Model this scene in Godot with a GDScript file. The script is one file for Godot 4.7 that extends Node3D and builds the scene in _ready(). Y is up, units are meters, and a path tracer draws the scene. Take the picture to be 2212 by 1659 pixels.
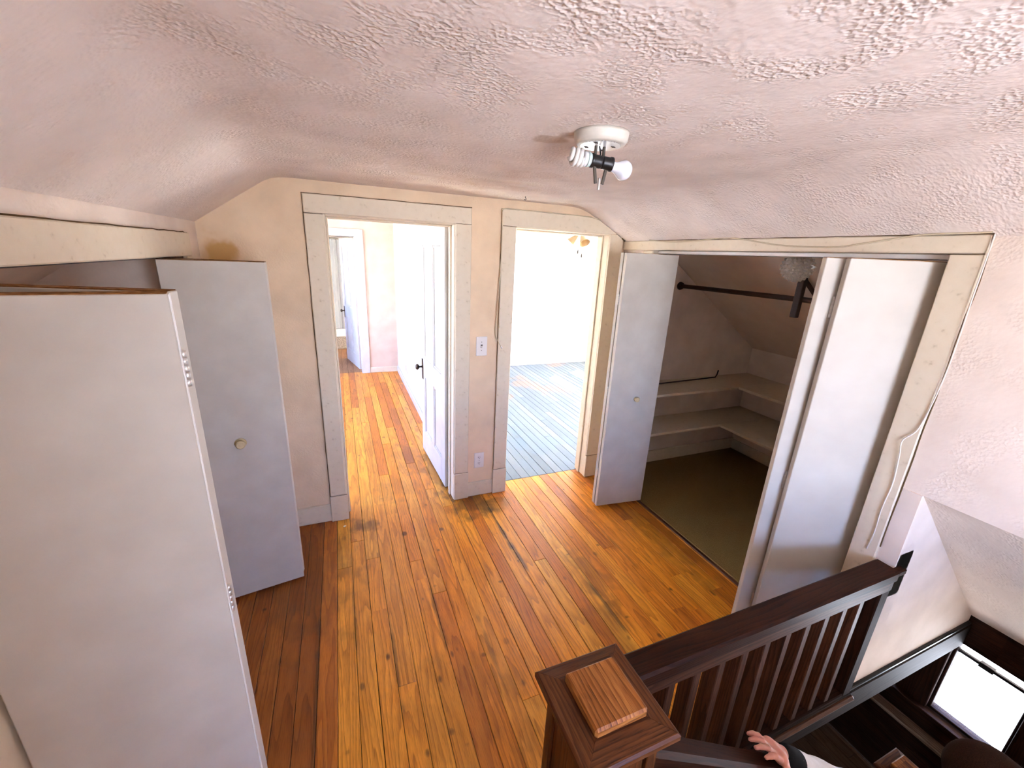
extends Node3D
# Upstairs hall of an old house: plank floor, two doorways, two closets with bifold doors, stair railing.
# x to the right, z towards the camera, y up; the far wall stands at z = -2.78, the camera at x = 0, z = 0.

const ZF := -2.78          # face of the far wall
const XR := 2.05           # face of the right (closet) wall
const XL := -0.68          # face of the left (closet) wall
const CEIL := 2.2
const PITCH := 0.0825      # floor board pitch

var rng := RandomNumberGenerator.new()
var M := {}
var used_names := {}

# ---------------------------------------------------------------- mesh builder
class MB:
	var v := PackedVector3Array()
	var n := PackedVector3Array()
	var u := PackedVector2Array()
	var w := PackedVector2Array()
	var T := Transform3D()
	var grain := -1
	var off := Vector2.ZERO
	var uvs := 1.0
	var lay := Vector4(0, 0, 1, 1)   # uv2: origin and size
	var lay_axes := Vector2i(0, 2)

	func uv_of(p: Vector3, nn: Vector3) -> Vector2:
		var a := nn.abs()
		var d := 0
		if a.y > a.x and a.y >= a.z: d = 1
		elif a.z > a.x: d = 2
		var r := Vector2.ZERO
		if grain >= 0 and d != grain:
			r = Vector2(p[grain], p[3 - grain - d])
		else:
			r = [Vector2(p.z, p.y), Vector2(p.x, p.z), Vector2(p.x, p.y)][d]
		return r * uvs + off

	func vert(p: Vector3, nn: Vector3, face: Vector3) -> void:
		var q := T * p
		v.append(q)
		n.append((T.basis * nn).normalized())
		u.append(uv_of(p, face))
		w.append(Vector2((q[lay_axes.x] - lay.x) / lay.z, (q[lay_axes.y] - lay.y) / lay.w))

	func tri(a: Vector3, b: Vector3, c: Vector3, na: Vector3, nb: Vector3, nc: Vector3) -> void:
		var face := na + nb + nc
		if (b - a).cross(c - a).dot(face) > 0.0:
			vert(a, na, face); vert(c, nc, face); vert(b, nb, face)
		else:
			vert(a, na, face); vert(b, nb, face); vert(c, nc, face)

	func flat(a: Vector3, b: Vector3, c: Vector3, nn: Vector3) -> void:
		tri(a, b, c, nn, nn, nn)

	func quad(a: Vector3, b: Vector3, c: Vector3, d: Vector3, nn: Vector3) -> void:
		flat(a, b, c, nn)
		flat(a, c, d, nn)

	func box(mn: Vector3, mx: Vector3) -> void:
		for ax in 3:
			var o1 := (ax + 1) % 3
			var o2 := (ax + 2) % 3
			for s in 2:
				var pts: Array[Vector3] = []
				for k in [[0, 0], [1, 0], [1, 1], [0, 1]]:
					var p := Vector3.ZERO
					p[ax] = mx[ax] if s else mn[ax]
					p[o1] = mx[o1] if k[0] else mn[o1]
					p[o2] = mx[o2] if k[1] else mn[o2]
					pts.append(p)
				var nn := Vector3.ZERO
				nn[ax] = 1.0 if s else -1.0
				quad(pts[0], pts[1], pts[2], pts[3], nn)

	func bev(mn: Vector3, mx: Vector3, b: float) -> void:
		var c := (mn + mx) * 0.5
		var h := (mx - mn) * 0.5
		b = minf(b, minf(h.x, minf(h.y, h.z)) * 0.98)
		for ax in 3:
			var o1 := (ax + 1) % 3
			var o2 := (ax + 2) % 3
			for s in [-1.0, 1.0]:
				var pts: Array[Vector3] = []
				for k in [[-1, -1], [1, -1], [1, 1], [-1, 1]]:
					var p := Vector3.ZERO
					p[ax] = s * h[ax]
					p[o1] = k[0] * (h[o1] - b)
					p[o2] = k[1] * (h[o2] - b)
					pts.append(c + p)
				var nn := Vector3.ZERO
				nn[ax] = s
				quad(pts[0], pts[1], pts[2], pts[3], nn)
				# the edge between this face (+ax) and the face o1, for both signs of o1
				for t in [-1.0, 1.0]:
					var e: Array[Vector3] = []
					for k in [[0, -1], [0, 1], [1, 1], [1, -1]]:
						var p := Vector3.ZERO
						p[ax] = s * (h[ax] if k[0] == 0 else h[ax] - b)
						p[o1] = t * (h[o1] - b if k[0] == 0 else h[o1])
						p[o2] = k[1] * (h[o2] - b)
						e.append(c + p)
					var en := Vector3.ZERO
					en[ax] = s
					en[o1] = t
					quad(e[0], e[1], e[2], e[3], en.normalized())
		for sx in [-1.0, 1.0]:
			for sy in [-1.0, 1.0]:
				for sz in [-1.0, 1.0]:
					var s := Vector3(sx, sy, sz)
					flat(c + s * (h - Vector3(0, b, b)), c + s * (h - Vector3(b, 0, b)), c + s * (h - Vector3(b, b, 0)), s.normalized())

	# extrude a polygon; axis 2: poly is (x, y); axis 0: poly is (z, y); axis 1: poly is (x, z)
	func prism(poly: PackedVector2Array, axis: int, d0: float, d1: float) -> void:
		var at := func(p: Vector2, d: float) -> Vector3:
			return Vector3(p.x, p.y, d) if axis == 2 else (Vector3(d, p.y, p.x) if axis == 0 else Vector3(p.x, d, p.y))
		var idx := Geometry2D.triangulate_polygon(poly)
		var nn := Vector3.ZERO
		for s in 2:
			nn = Vector3.ZERO
			nn[axis] = 1.0 if (s == 1) == (d1 > d0) else -1.0
			var d := d1 if s else d0
			for i in range(0, idx.size(), 3):
				flat(at.call(poly[idx[i]], d), at.call(poly[idx[i + 1]], d), at.call(poly[idx[i + 2]], d), nn)
		var ccw := 1.0 if not Geometry2D.is_polygon_clockwise(poly) else -1.0
		for i in poly.size():
			var p := poly[i]
			var q := poly[(i + 1) % poly.size()]
			var e := (q - p).normalized()
			var o: Vector3 = at.call(Vector2(e.y, -e.x) * ccw, 0.0)
			quad(at.call(p, d0), at.call(q, d0), at.call(q, d1), at.call(p, d1), o)

	func tube(pts: PackedVector3Array, r: float, seg := 8, r_end := -1.0) -> void:
		var rings: Array = []
		var dirs: Array = []
		var up := Vector3.UP
		for i in pts.size():
			var d := (pts[mini(i + 1, pts.size() - 1)] - pts[maxi(i - 1, 0)]).normalized()
			if absf(d.dot(up)) > 0.95:
				up = Vector3.RIGHT if absf(d.x) < 0.9 else Vector3.BACK
			var s := d.cross(up).normalized()
			var t := s.cross(d).normalized()
			up = t
			var rr := r if r_end < 0.0 else lerpf(r, r_end, float(i) / (pts.size() - 1))
			var ring: Array = []
			for k in seg:
				var a := TAU * k / seg
				var o := s * cos(a) + t * sin(a)
				ring.append([pts[i] + o * rr, o])
			rings.append(ring)
			dirs.append(d)
		for i in rings.size() - 1:
			for k in seg:
				var a: Array = rings[i][k]
				var b: Array = rings[i][(k + 1) % seg]
				var c: Array = rings[i + 1][(k + 1) % seg]
				var d: Array = rings[i + 1][k]
				tri(a[0], b[0], c[0], a[1], b[1], c[1])
				tri(a[0], c[0], d[0], a[1], c[1], d[1])
		for e in [0, rings.size() - 1]:
			var nn: Vector3 = dirs[e] * (-1.0 if e == 0 else 1.0)
			for k in seg:
				flat(pts[e], rings[e][k][0], rings[e][(k + 1) % seg][0], nn)

	# profile of (radius, height) turned round the local y axis
	func lathe(profile: PackedVector2Array, seg := 24) -> void:
		for i in profile.size() - 1:
			var p := profile[i]
			var q := profile[i + 1]
			var pn := _prof_n(profile, i)
			var qn := _prof_n(profile, i + 1)
			for k in seg:
				var a := TAU * k / seg
				var b := TAU * (k + 1) / seg
				var ca := Vector3(cos(a), 0, sin(a))
				var cb := Vector3(cos(b), 0, sin(b))
				var y := Vector3.UP
				var p0 := ca * p.x + y * p.y
				var p1 := cb * p.x + y * p.y
				var q0 := ca * q.x + y * q.y
				var q1 := cb * q.x + y * q.y
				var n0 := ca * pn.x + y * pn.y
				var n1 := cb * pn.x + y * pn.y
				var m0 := ca * qn.x + y * qn.y
				var m1 := cb * qn.x + y * qn.y
				if p.x > 1e-5:
					tri(p0, p1, q1, n0, n1, m1)
				if q.x > 1e-5:
					tri(p0, q1, q0, n0, m1, m0)

	func _prof_n(profile: PackedVector2Array, i: int) -> Vector2:
		var a := profile[maxi(i - 1, 0)]
		var b := profile[mini(i + 1, profile.size() - 1)]
		var d := (b - a).normalized()
		return Vector2(d.y, -d.x)

	func mesh() -> ArrayMesh:
		var arr := []
		arr.resize(Mesh.ARRAY_MAX)
		arr[Mesh.ARRAY_VERTEX] = v
		arr[Mesh.ARRAY_NORMAL] = n
		arr[Mesh.ARRAY_TEX_UV] = u
		arr[Mesh.ARRAY_TEX_UV2] = w
		var m := ArrayMesh.new()
		m.add_surface_from_arrays(Mesh.PRIMITIVE_TRIANGLES, arr)
		return m

# ---------------------------------------------------------------- scene helpers
func numbered(called: String) -> String:
	if not used_names.has(called):
		used_names[called] = 0
		return called
	used_names[called] += 1
	return "%s_%03d" % [called, used_names[called]]

func tag(o: Node3D, label: String, category: String, group := "", kind := "") -> Node3D:
	o.set_meta("label", label)
	o.set_meta("category", category)
	if group: o.set_meta("group", group)
	if kind: o.set_meta("kind", kind)
	return o

func thing(called: String, base: Vector3, label: String, category: String, group := "", kind := "") -> Node3D:
	var o := Node3D.new()
	o.name = numbered(called)
	add_child(o)
	o.position = base
	o.set_meta("base", base)
	return tag(o, label, category, group, kind)

# a mesh in world coordinates as a part of parent (a thing, or a part for a sub-part)
func part(mb: MB, called: String, mat: Material, parent: Node3D) -> MeshInstance3D:
	var o := MeshInstance3D.new()
	o.name = called
	o.mesh = mb.mesh()
	o.material_override = null
	o.mesh.surface_set_material(0, mat)
	parent.add_child(o, true)
	if parent.has_meta("base"):
		o.position = -parent.get_meta("base")
	return o

func solo(mb: MB, called: String, mat: Material, label: String, category: String, group := "", kind := "") -> MeshInstance3D:
	var o := MeshInstance3D.new()
	o.name = numbered(called)
	o.mesh = mb.mesh()
	o.mesh.surface_set_material(0, mat)
	add_child(o)
	tag(o, label, category, group, kind)
	return o

func structure(mb: MB, called: String, mat: Material, label: String, category: String) -> MeshInstance3D:
	return solo(mb, called, mat, label, category, "", "structure")

func struct_root(called: String, base: Vector3, label: String, category: String) -> Node3D:
	return thing(called, base, label, category, "", "structure")

func boxed(mn: Vector3, mx: Vector3, bevel := 0.0, grain := -1) -> MB:
	var b := MB.new()
	b.grain = grain
	b.off = Vector2(rng.randf(), rng.randf())
	if bevel > 0.0: b.bev(mn, mx, bevel)
	else: b.box(mn, mx)
	return b

# a board with its own frame: origin at a, running to b (horizontal), thickness t towards the left of a->b
func leaf_frame(a: Vector3, b: Vector3) -> Transform3D:
	var d := b - a
	d.y = 0.0
	d = d.normalized()
	return Transform3D(Basis(d, Vector3.UP, d.cross(Vector3.UP)), a)

# ---------------------------------------------------------------- textures and materials
func noise(freq: float, s: int, octaves := 3, kind := FastNoiseLite.TYPE_SIMPLEX_SMOOTH) -> FastNoiseLite:
	var f := FastNoiseLite.new()
	f.noise_type = kind
	f.frequency = freq
	f.seed = s
	f.fractal_octaves = octaves
	f.fractal_type = FastNoiseLite.FRACTAL_FBM if octaves > 1 else FastNoiseLite.FRACTAL_NONE
	return f

func noise_tex(size: int, freq: float, s: int, octaves: int, lo: Color, hi: Color) -> NoiseTexture2D:
	var t := NoiseTexture2D.new()
	t.width = size
	t.height = size
	t.seamless = true
	t.noise = noise(freq, s, octaves)
	var g := Gradient.new()
	g.colors = PackedColorArray([lo, hi])
	t.color_ramp = g
	return t

func mat(albedo: Color, rough := 0.6, spec := 0.5) -> StandardMaterial3D:
	var m := StandardMaterial3D.new()
	m.albedo_color = albedo
	m.roughness = rough
	m.metallic_specular = spec
	return m

func textured(m: StandardMaterial3D, scale: float, albedo: Texture2D, bump: Texture2D = null, cm := 0.0) -> StandardMaterial3D:
	m.uv1_triplanar = true
	m.uv1_world_triplanar = true
	m.uv1_scale = Vector3.ONE * scale
	m.albedo_texture = albedo
	if bump:
		m.heightmap_enabled = true
		m.heightmap_texture = bump
		m.heightmap_scale = cm
	return m

# wood: u runs along the grain (2 m across the picture), v across it (0.5 m)
func wood_images(s: int, contrast: float, ring: float) -> Array:
	var W := 1024
	var H := 512
	var warp := noise(1.0, s, 2)
	var fibre := noise(1.0, s + 1, 2)
	var cloud := noise(1.0, s + 2, 3)
	var pore := noise(1.0, s + 3, 1)
	var a := Image.create(W, H, false, Image.FORMAT_RGB8)
	var b := Image.create(W, H, false, Image.FORMAT_L8)
	for y in H:
		var vv := 0.5 * y / H
		for x in W:
			var uu := 2.0 * x / W
			# blended over the ends so that the picture repeats along the grain
			var t := vv * ring + 2.6 * warp.get_noise_2d(uu * 0.55, vv * 7.0) + 0.5 * warp.get_noise_2d(uu * 2.2 + 40.0, vv * 22.0)
			var f := t - floorf(t)
			var late := pow(f, 2.2) * (1.0 - smoothstep(0.93, 1.0, f))
			var fib := fibre.get_noise_2d(uu * 9.0, vv * 420.0)
			var cl := cloud.get_noise_2d(uu * 1.6, vv * 9.0)
			var po := maxf(0.0, pore.get_noise_2d(uu * 16.0 + 9.0, vv * 330.0) - 0.35) * 1.3
			var k := clampf(1.0 - contrast * (0.62 * late + 0.22 * (0.5 - fib) + 0.3 * (0.4 - cl)) - 0.55 * contrast * po, 0.0, 1.0)
			a.set_pixel(x, y, Color(k, pow(k, 1.35), pow(k, 1.9)))
			b.set_pixel(x, y, Color.from_hsv(0, 0, clampf(0.75 - 0.35 * late - 0.5 * po + 0.12 * fib, 0, 1)))
	return [ImageTexture.create_from_image(a), ImageTexture.create_from_image(b)]

func wood_mat(tex: Array, tint: Color, rough: float, cm := 0.05, spec := 0.5) -> StandardMaterial3D:
	var m := mat(tint, rough, spec)
	m.albedo_texture = tex[0]
	m.uv1_scale = Vector3(0.5, 2.0, 1.0)
	m.heightmap_enabled = true
	m.heightmap_texture = tex[1]
	m.heightmap_scale = cm
	return m

# stipple plaster relief: fine grain that comes and goes in patches, with smooth trowelled areas
func plaster_image() -> ImageTexture:
	var S := 1024
	var fine := noise(0.15, 11, 2)
	var mid := noise(0.05, 12, 2)
	var patch := noise(0.0065, 13, 3)
	fine.noise_type = FastNoiseLite.TYPE_CELLULAR
	var f1 := fine.get_seamless_image(S, S)
	var f2 := mid.get_seamless_image(S, S)
	var f3 := patch.get_seamless_image(S, S)
	var out := Image.create(S, S, false, Image.FORMAT_L8)
	for y in S:
		for x in S:
			var k := smoothstep(0.34, 0.72, f3.get_pixel(x, y).r)
			var h := 0.5 + (f1.get_pixel(x, y).r - 0.5) * (0.10 + 0.75 * k) + (f2.get_pixel(x, y).r - 0.5) * 0.22
			out.set_pixel(x, y, Color(h, h, h))
	return ImageTexture.create_from_image(out)

func blob(img: Image, c: Vector2, r: Vector2, col: Color, strength: float, nz: FastNoiseLite, grain: float) -> void:
	var x0 := maxi(0, int(c.x - r.x * 1.6))
	var x1 := mini(img.get_width() - 1, int(c.x + r.x * 1.6))
	var y0 := maxi(0, int(c.y - r.y * 1.6))
	var y1 := mini(img.get_height() - 1, int(c.y + r.y * 1.6))
	for y in range(y0, y1 + 1):
		for x in range(x0, x1 + 1):
			var d := Vector2((x - c.x) / r.x, (y - c.y) / r.y).length()
			d += grain * nz.get_noise_2d(x, y)
			var a := strength * (1.0 - smoothstep(0.45, 1.0, d))
			if a <= 0.003: continue
			var p := img.get_pixel(x, y)
			var na := a + p.a * (1.0 - a)
			var rgb := (Vector3(col.r, col.g, col.b) * a + Vector3(p.r, p.g, p.b) * p.a * (1.0 - a)) / na
			img.set_pixel(x, y, Color(rgb.x, rgb.y, rgb.z, na))

func detail(m: StandardMaterial3D, img: Image) -> void:
	m.detail_enabled = true
	m.detail_albedo = ImageTexture.create_from_image(img)
	m.detail_uv_layer = BaseMaterial3D.DETAIL_UV_2
	m.detail_blend_mode = BaseMaterial3D.BLEND_MODE_MIX

func make_materials() -> void:
	var plaster := plaster_image()
	var mottled := noise_tex(512, 0.012, 21, 4, Color(0.93, 0.92, 0.91), Color(1, 1, 1))
	var fine := noise_tex(512, 0.12, 22, 2, Color(0.35, 0.35, 0.35), Color(0.75, 0.75, 0.75))
	var scuff := NoiseTexture2D.new()
	scuff.width = 512; scuff.height = 512; scuff.seamless = true
	scuff.noise = noise(0.035, 31, 5)
	var g := Gradient.new()
	g.offsets = PackedFloat32Array([0.0, 0.12, 0.24, 1.0])
	g.colors = PackedColorArray([Color(0.84, 0.8, 0.74), Color(0.95, 0.94, 0.92), Color(0.985, 0.98, 0.97), Color(1, 1, 1)])
	scuff.color_ramp = g

	M.wall = textured(mat(Color8(248, 230, 214), 0.85, 0.3), 0.6, mottled, plaster, 0.22)
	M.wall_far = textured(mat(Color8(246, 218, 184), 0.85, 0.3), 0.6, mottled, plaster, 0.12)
	M.wall_room = textured(mat(Color8(231, 205, 183), 0.85, 0.3), 0.6, mottled, plaster, 0.1)
	M.wall_white = textured(mat(Color8(228, 225, 222), 0.8, 0.3), 0.6, mottled, plaster, 0.08)
	M.ceiling = textured(mat(Color8(247, 233, 224), 0.9, 0.25), 0.6, mottled, plaster, 0.6)
	M.stair_wall = textured(mat(Color8(248, 230, 214), 0.85, 0.3), 0.6, mottled, fine, 0.05)
	M.stair_soffit = textured(mat(Color8(248, 230, 214), 0.85, 0.3), 0.6, mottled, plaster, 0.5)
	M.closet_wall = textured(mat(Color8(248, 230, 214), 0.85, 0.3), 0.6, mottled, fine, 0.1)
	M.trim = textured(mat(Color8(232, 216, 191), 0.55, 0.45), 1.1, scuff, fine, 0.04)
	M.door = textured(mat(Color8(206, 197, 184), 0.5, 0.45), 0.8, mottled, fine, 0.03)
	M.door_white = textured(mat(Color8(217, 215, 212), 0.45, 0.45), 0.8, mottled, fine, 0.03)
	M.shelf = textured(mat(Color8(232, 216, 191), 0.6, 0.4), 1.1, scuff)
	M.edge = mat(Color8(248, 247, 244), 0.45)
	M.canopy = textured(mat(Color8(222, 214, 200), 0.5), 6.0, mottled)
	M.cable_white = mat(Color8(226, 214, 200), 0.6)
	M.tub_apron = textured(mat(Color8(176, 168, 160), 0.6), 3.0, noise_tex(256, 0.05, 47, 4, Color(0.55, 0.53, 0.5), Color(1, 1, 1)))
	M.crack = mat(Color8(104, 80, 54), 0.95, 0.1)
	M.groove = mat(Color8(120, 112, 106), 0.9, 0.2)
	M.black = mat(Color8(24, 22, 21), 0.4)
	M.bronze = mat(Color8(58, 46, 36), 0.42)
	M.bronze.metallic = 0.6
	M.dark_metal = mat(Color8(88, 82, 74), 0.45)
	M.dark_metal.metallic = 0.5
	M.brass = mat(Color8(196, 170, 122), 0.4)
	M.knob = mat(Color8(206, 184, 142), 0.45)
	M.steel = mat(Color8(200, 196, 190), 0.35)
	M.steel.metallic = 0.8
	M.plastic = mat(Color8(236, 228, 222), 0.4)
	M.cable = mat(Color8(214, 196, 164), 0.6)
	M.slot = mat(Color8(60, 48, 42), 0.7)
	M.screw = mat(Color8(120, 108, 96), 0.5)
	M.ceramic = mat(Color8(240, 240, 240), 0.2, 0.6)
	M.carpet = textured(mat(Color8(186, 158, 102), 1.0, 0.1), 3.0, noise_tex(512, 0.2, 41, 3, Color(0.55, 0.52, 0.46), Color(1, 1, 1)), fine, 0.6)
	M.sub = mat(Color8(40, 24, 12), 0.95, 0.1)
	M.rod = mat(Color8(62, 38, 20), 0.6)
	M.raw = textured(mat(Color8(176, 128, 78), 0.9, 0.2), 3.0, noise_tex(256, 0.06, 44, 4, Color(0.5, 0.42, 0.34), Color(1, 1, 1)))
	M.glass = mat(Color(0.95, 0.97, 1.0, 0.06), 0.02)
	M.glass.transparency = BaseMaterial3D.TRANSPARENCY_ALPHA

	# floor boards: one grain picture, eight tones
	var oak := wood_images(51, 0.29, 34.0)
	M.planks = []
	var stains := Image.create(512, 1024, false, Image.FORMAT_RGBA8)
	stains.fill(Color(0.2, 0.11, 0.04, 0.0))
	var nz := noise(0.035, 61, 4)
	var sp := func(x: float, z: float) -> Vector2:
		return Vector2((x + 0.7) / 2.9 * 512.0, (z + 6.65) / 7.0 * 1024.0)
	var dark := Color(0.16, 0.085, 0.03)
	var grey := Color(0.3, 0.2, 0.1)
	for s in [[0.84, -2.66, 0.2, 0.2, 0.62], [0.99, -2.6, 0.14, 0.14, 0.4], [0.72, -2.9, 0.09, 0.2, 0.55], [0.0, -2.64, 0.13, 0.11, 0.5], [-0.3, -2.2, 0.3, 0.5, 0.3],
			[0.66, -3.25, 0.1, 0.5, 0.42], [0.5, -3.55, 0.18, 0.35, 0.3], [0.32, -3.05, 0.2, 0.2, 0.22], [0.15, -3.9, 0.1, 0.4, 0.22], [0.55, -4.6, 0.16, 0.5, 0.2],
			[1.3, -1.72, 0.12, 0.3, 0.35], [1.2, -1.35, 0.12, 0.3, 0.3], [1.98, -1.9, 0.14, 0.6, 0.3], [0.35, -1.2, 0.3, 0.35, 0.2], [1.95, -2.7, 0.08, 0.1, 0.4], [0.72, -6.0, 0.06, 0.2, 0.3]]:
		blob(stains, sp.call(s[0], s[1]), Vector2(s[2] / 2.9 * 512, s[3] / 7.0 * 1024), dark if s[4] > 0.32 else grey, s[4], nz, 0.75)
	# long dark streaks of worn finish along single boards
	for s in [[0.935, -2.3, 0.018, 0.34, 0.75], [0.95, -2.0, 0.012, 0.2, 0.7], [1.26, -1.5, 0.01, 0.3, 0.55], [0.12, -1.55, 0.014, 0.3, 0.5], [0.36, -1.75, 0.016, 0.3, 0.5], [-0.05, -1.9, 0.01, 0.3, 0.35], [1.62, -1.9, 0.012, 0.35, 0.4], [-0.22, -1.5, 0.012, 0.5, 0.5], [0.56, -1.45, 0.016, 0.25, 0.45]]:
		blob(stains, sp.call(s[0], s[1]), Vector2(maxf(2.2, s[2] / 2.9 * 512), s[3] / 7.0 * 1024), Color(0.13, 0.065, 0.025), s[4], nz, 0.5)
	for k in 130:
		var c: Vector2 = sp.call(rng.randf_range(-0.65, 2.1), rng.randf_range(-6.4, -0.8))
		blob(stains, c, Vector2(rng.randf_range(1.2, 3.4), rng.randf_range(1.0, 4.0)), dark, rng.randf_range(0.3, 0.75), nz, 0.3)
	for t in [Color8(255, 172, 58), Color8(250, 160, 50), Color8(255, 182, 68), Color8(240, 150, 48), Color8(252, 172, 64), Color8(228, 138, 44), Color8(255, 168, 54), Color8(212, 126, 44)]:
		var m := wood_mat(oak, t, 0.36, 0.06, 0.45)
		detail(m, stains)
		M.planks.append(m)
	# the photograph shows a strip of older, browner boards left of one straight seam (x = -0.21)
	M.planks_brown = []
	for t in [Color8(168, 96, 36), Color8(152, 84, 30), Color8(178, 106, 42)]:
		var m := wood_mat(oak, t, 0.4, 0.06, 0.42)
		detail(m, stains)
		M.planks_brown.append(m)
	var worn := Image.create(512, 512, false, Image.FORMAT_RGBA8)
	worn.fill(Color(1, 1, 1, 0))
	var wn := noise(0.02, 71, 4)
	for k in 26:
		var warm := rng.randf() < 0.45
		blob(worn, Vector2(rng.randf() * 512, rng.randf() * 512), Vector2(rng.randf_range(14, 50), rng.randf_range(20, 70)), Color(0.56, 0.42, 0.31) if warm else Color(0.36, 0.44, 0.50), 0.55, wn, 0.9)
	M.painted = []
	for t in [Color8(100, 114, 122), Color8(93, 107, 116), Color8(107, 118, 124), Color8(88, 102, 112)]:
		var m := wood_mat(oak, t, 0.45, 0.04)
		m.albedo_texture = mottled
		detail(m, worn)
		M.painted.append(m)
	M.landing = []
	for t in [Color8(112, 92, 74), Color8(126, 104, 84), Color8(100, 82, 66)]:
		M.landing.append(wood_mat(oak, t, 0.5, 0.05))
	M.bath_planks = []
	for t in [Color8(176, 130, 92), Color8(188, 144, 106), Color8(164, 118, 82)]:
		M.bath_planks.append(wood_mat(oak, t, 0.5, 0.05))

	# stained woodwork of the stair
	var fir := wood_images(81, 0.5, 60.0)
	M.rail = wood_mat(fir, Color8(60, 30, 12), 0.52, 0.05, 0.26)
	M.newel = wood_mat(fir, Color8(112, 64, 28), 0.48, 0.07, 0.36)
	M.cap = wood_mat(fir, Color8(186, 118, 56), 0.5, 0.14, 0.36)
	M.baluster = wood_mat(fir, Color8(94, 60, 42), 0.55, 0.05, 0.32)
	M.stain_dark = wood_mat(fir, Color8(54, 31, 20), 0.7, 0.04, 0.22)
	M.fascia = wood_mat(fir, Color8(58, 48, 43), 0.7, 0.04, 0.25)
	M.ledge = wood_mat(fir, Color8(150, 136, 128), 0.5, 0.03)
	M.tread = wood_mat(fir, Color8(108, 70, 44), 0.4, 0.05)

	M.skin = mat(Color8(206, 142, 124), 0.55)
	M.skin.subsurf_scatter_enabled = true
	M.skin.subsurf_scatter_strength = 0.2
	M.hair = textured(mat(Color8(64, 40, 26), 0.75, 0.2), 8.0, noise_tex(256, 0.12, 91, 3, Color(0.45, 0.42, 0.4), Color(1, 1, 1)), fine, 0.4)
	M.shirt = textured(mat(Color8(244, 244, 246), 0.85, 0.3), 4.0, mottled, fine, 0.05)
	M.cuff = textured(mat(Color8(34, 34, 36), 0.9, 0.2), 6.0, mottled, fine, 0.2)
	M.trousers = mat(Color8(52, 56, 70), 0.85)
	M.eye = mat(Color8(40, 28, 22), 0.2)

	# amber blotch on the far wall, stains on the ceiling
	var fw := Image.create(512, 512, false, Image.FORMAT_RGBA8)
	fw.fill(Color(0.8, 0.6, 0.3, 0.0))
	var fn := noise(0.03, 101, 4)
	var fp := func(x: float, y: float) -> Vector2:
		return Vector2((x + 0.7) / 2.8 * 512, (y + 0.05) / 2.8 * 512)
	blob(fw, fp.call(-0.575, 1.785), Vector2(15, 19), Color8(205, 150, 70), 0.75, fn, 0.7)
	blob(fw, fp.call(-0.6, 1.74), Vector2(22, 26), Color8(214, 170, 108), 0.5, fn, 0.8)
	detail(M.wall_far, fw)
	var ce := Image.create(512, 512, false, Image.FORMAT_RGBA8)
	ce.fill(Color(0.8, 0.65, 0.5, 0.0))
	var cp := func(x: float, z: float) -> Vector2:
		return Vector2((x + 0.7) / 2.8 * 512, (z + 2.8) / 2.8 * 512)
	for s in [[0.62, -1.3, 0.07, 0.055, 0.5], [0.66, -1.24, 0.05, 0.035, 0.4], [0.86, -1.9, 0.16, 0.12, 0.15], [0.7, -2.2, 0.3, 0.12, 0.12], [0.95, -2.3, 0.25, 0.1, 0.12]]:
		blob(ce, cp.call(s[0], s[1]), Vector2(s[2], s[3]) / 2.8 * 512, Color8(176, 130, 78), s[4], fn, 1.0)
	for s in [[0.5, -2.45, 0.35, 0.1, 0.5], [0.9, -2.1, 0.2, 0.06, 0.45], [0.2, -2.3, 0.3, 0.08, 0.3]]:
		blob(ce, cp.call(s[0], s[1]), Vector2(s[2], s[3]) / 2.8 * 512, Color8(250, 240, 228), s[4], fn, 1.2)
	detail(M.ceiling, ce)

# ---------------------------------------------------------------- boards
# boards along z in columns of PITCH, cut to random lengths; spans: function x -> [z0, z1] or null
func planks(root: Node3D, x0: float, x1: float, span: Callable, mats: Array, y_top: float, lay: Vector4, lengths := Vector2(1.3, 3.4)) -> void:
	var phase := -0.13
	var k0 := int(floor((x0 - phase) / PITCH))
	var k := k0
	while phase + k * PITCH < x1 - 0.004:
		var a := maxf(x0, phase + k * PITCH)
		var b := minf(x1, phase + (k + 1) * PITCH)
		k += 1
		if b - a < 0.006: continue
		for s in span.call((a + b) * 0.5):
			var z: float = s[0]
			var first := true
			while z < s[1] - 0.01:
				var l: float = rng.randf_range(lengths.x, lengths.y)
				if first:
					l *= rng.randf_range(0.35, 1.0)
					first = false
				var e: float = minf(z + l, s[1])
				if z < -2.85 and e > -2.85 and b < -0.1: e = -2.85
				if s[1] - e < 0.25: e = s[1]
				var gap := rng.randf_range(0.0014, 0.0042)
				var mb := MB.new()
				mb.grain = 2
				mb.off = Vector2(rng.randf() * 7.0, rng.randf() * 7.0)
				mb.lay = lay
				var top := y_top - rng.randf_range(0.0, 0.0009)
				mb.bev(Vector3(a + gap * 0.5, y_top - 0.02, z + 0.0006), Vector3(b - gap * 0.5, top, e - 0.0006), 0.0014)
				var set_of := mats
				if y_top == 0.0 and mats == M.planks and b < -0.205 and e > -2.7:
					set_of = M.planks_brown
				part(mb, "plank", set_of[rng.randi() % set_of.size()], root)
				z = e

# a thin, slightly wavering dark joint between woodwork and plaster
func crack(parent: Node3D, pts: PackedVector3Array, r: float) -> void:
	var fine := PackedVector3Array()
	for i in pts.size() - 1:
		var steps := maxi(2, int(pts[i].distance_to(pts[i + 1]) / 0.06))
		for s in steps:
			fine.append(pts[i].lerp(pts[i + 1], float(s) / steps) + Vector3(rng.randf_range(-1, 1), rng.randf_range(-1, 1), rng.randf_range(-1, 1)) * 0.0016)
	fine.append(pts[pts.size() - 1])
	var mb := MB.new()
	mb.tube(fine, r, 5)
	part(mb, "open_joint", M.crack, parent)

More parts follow.
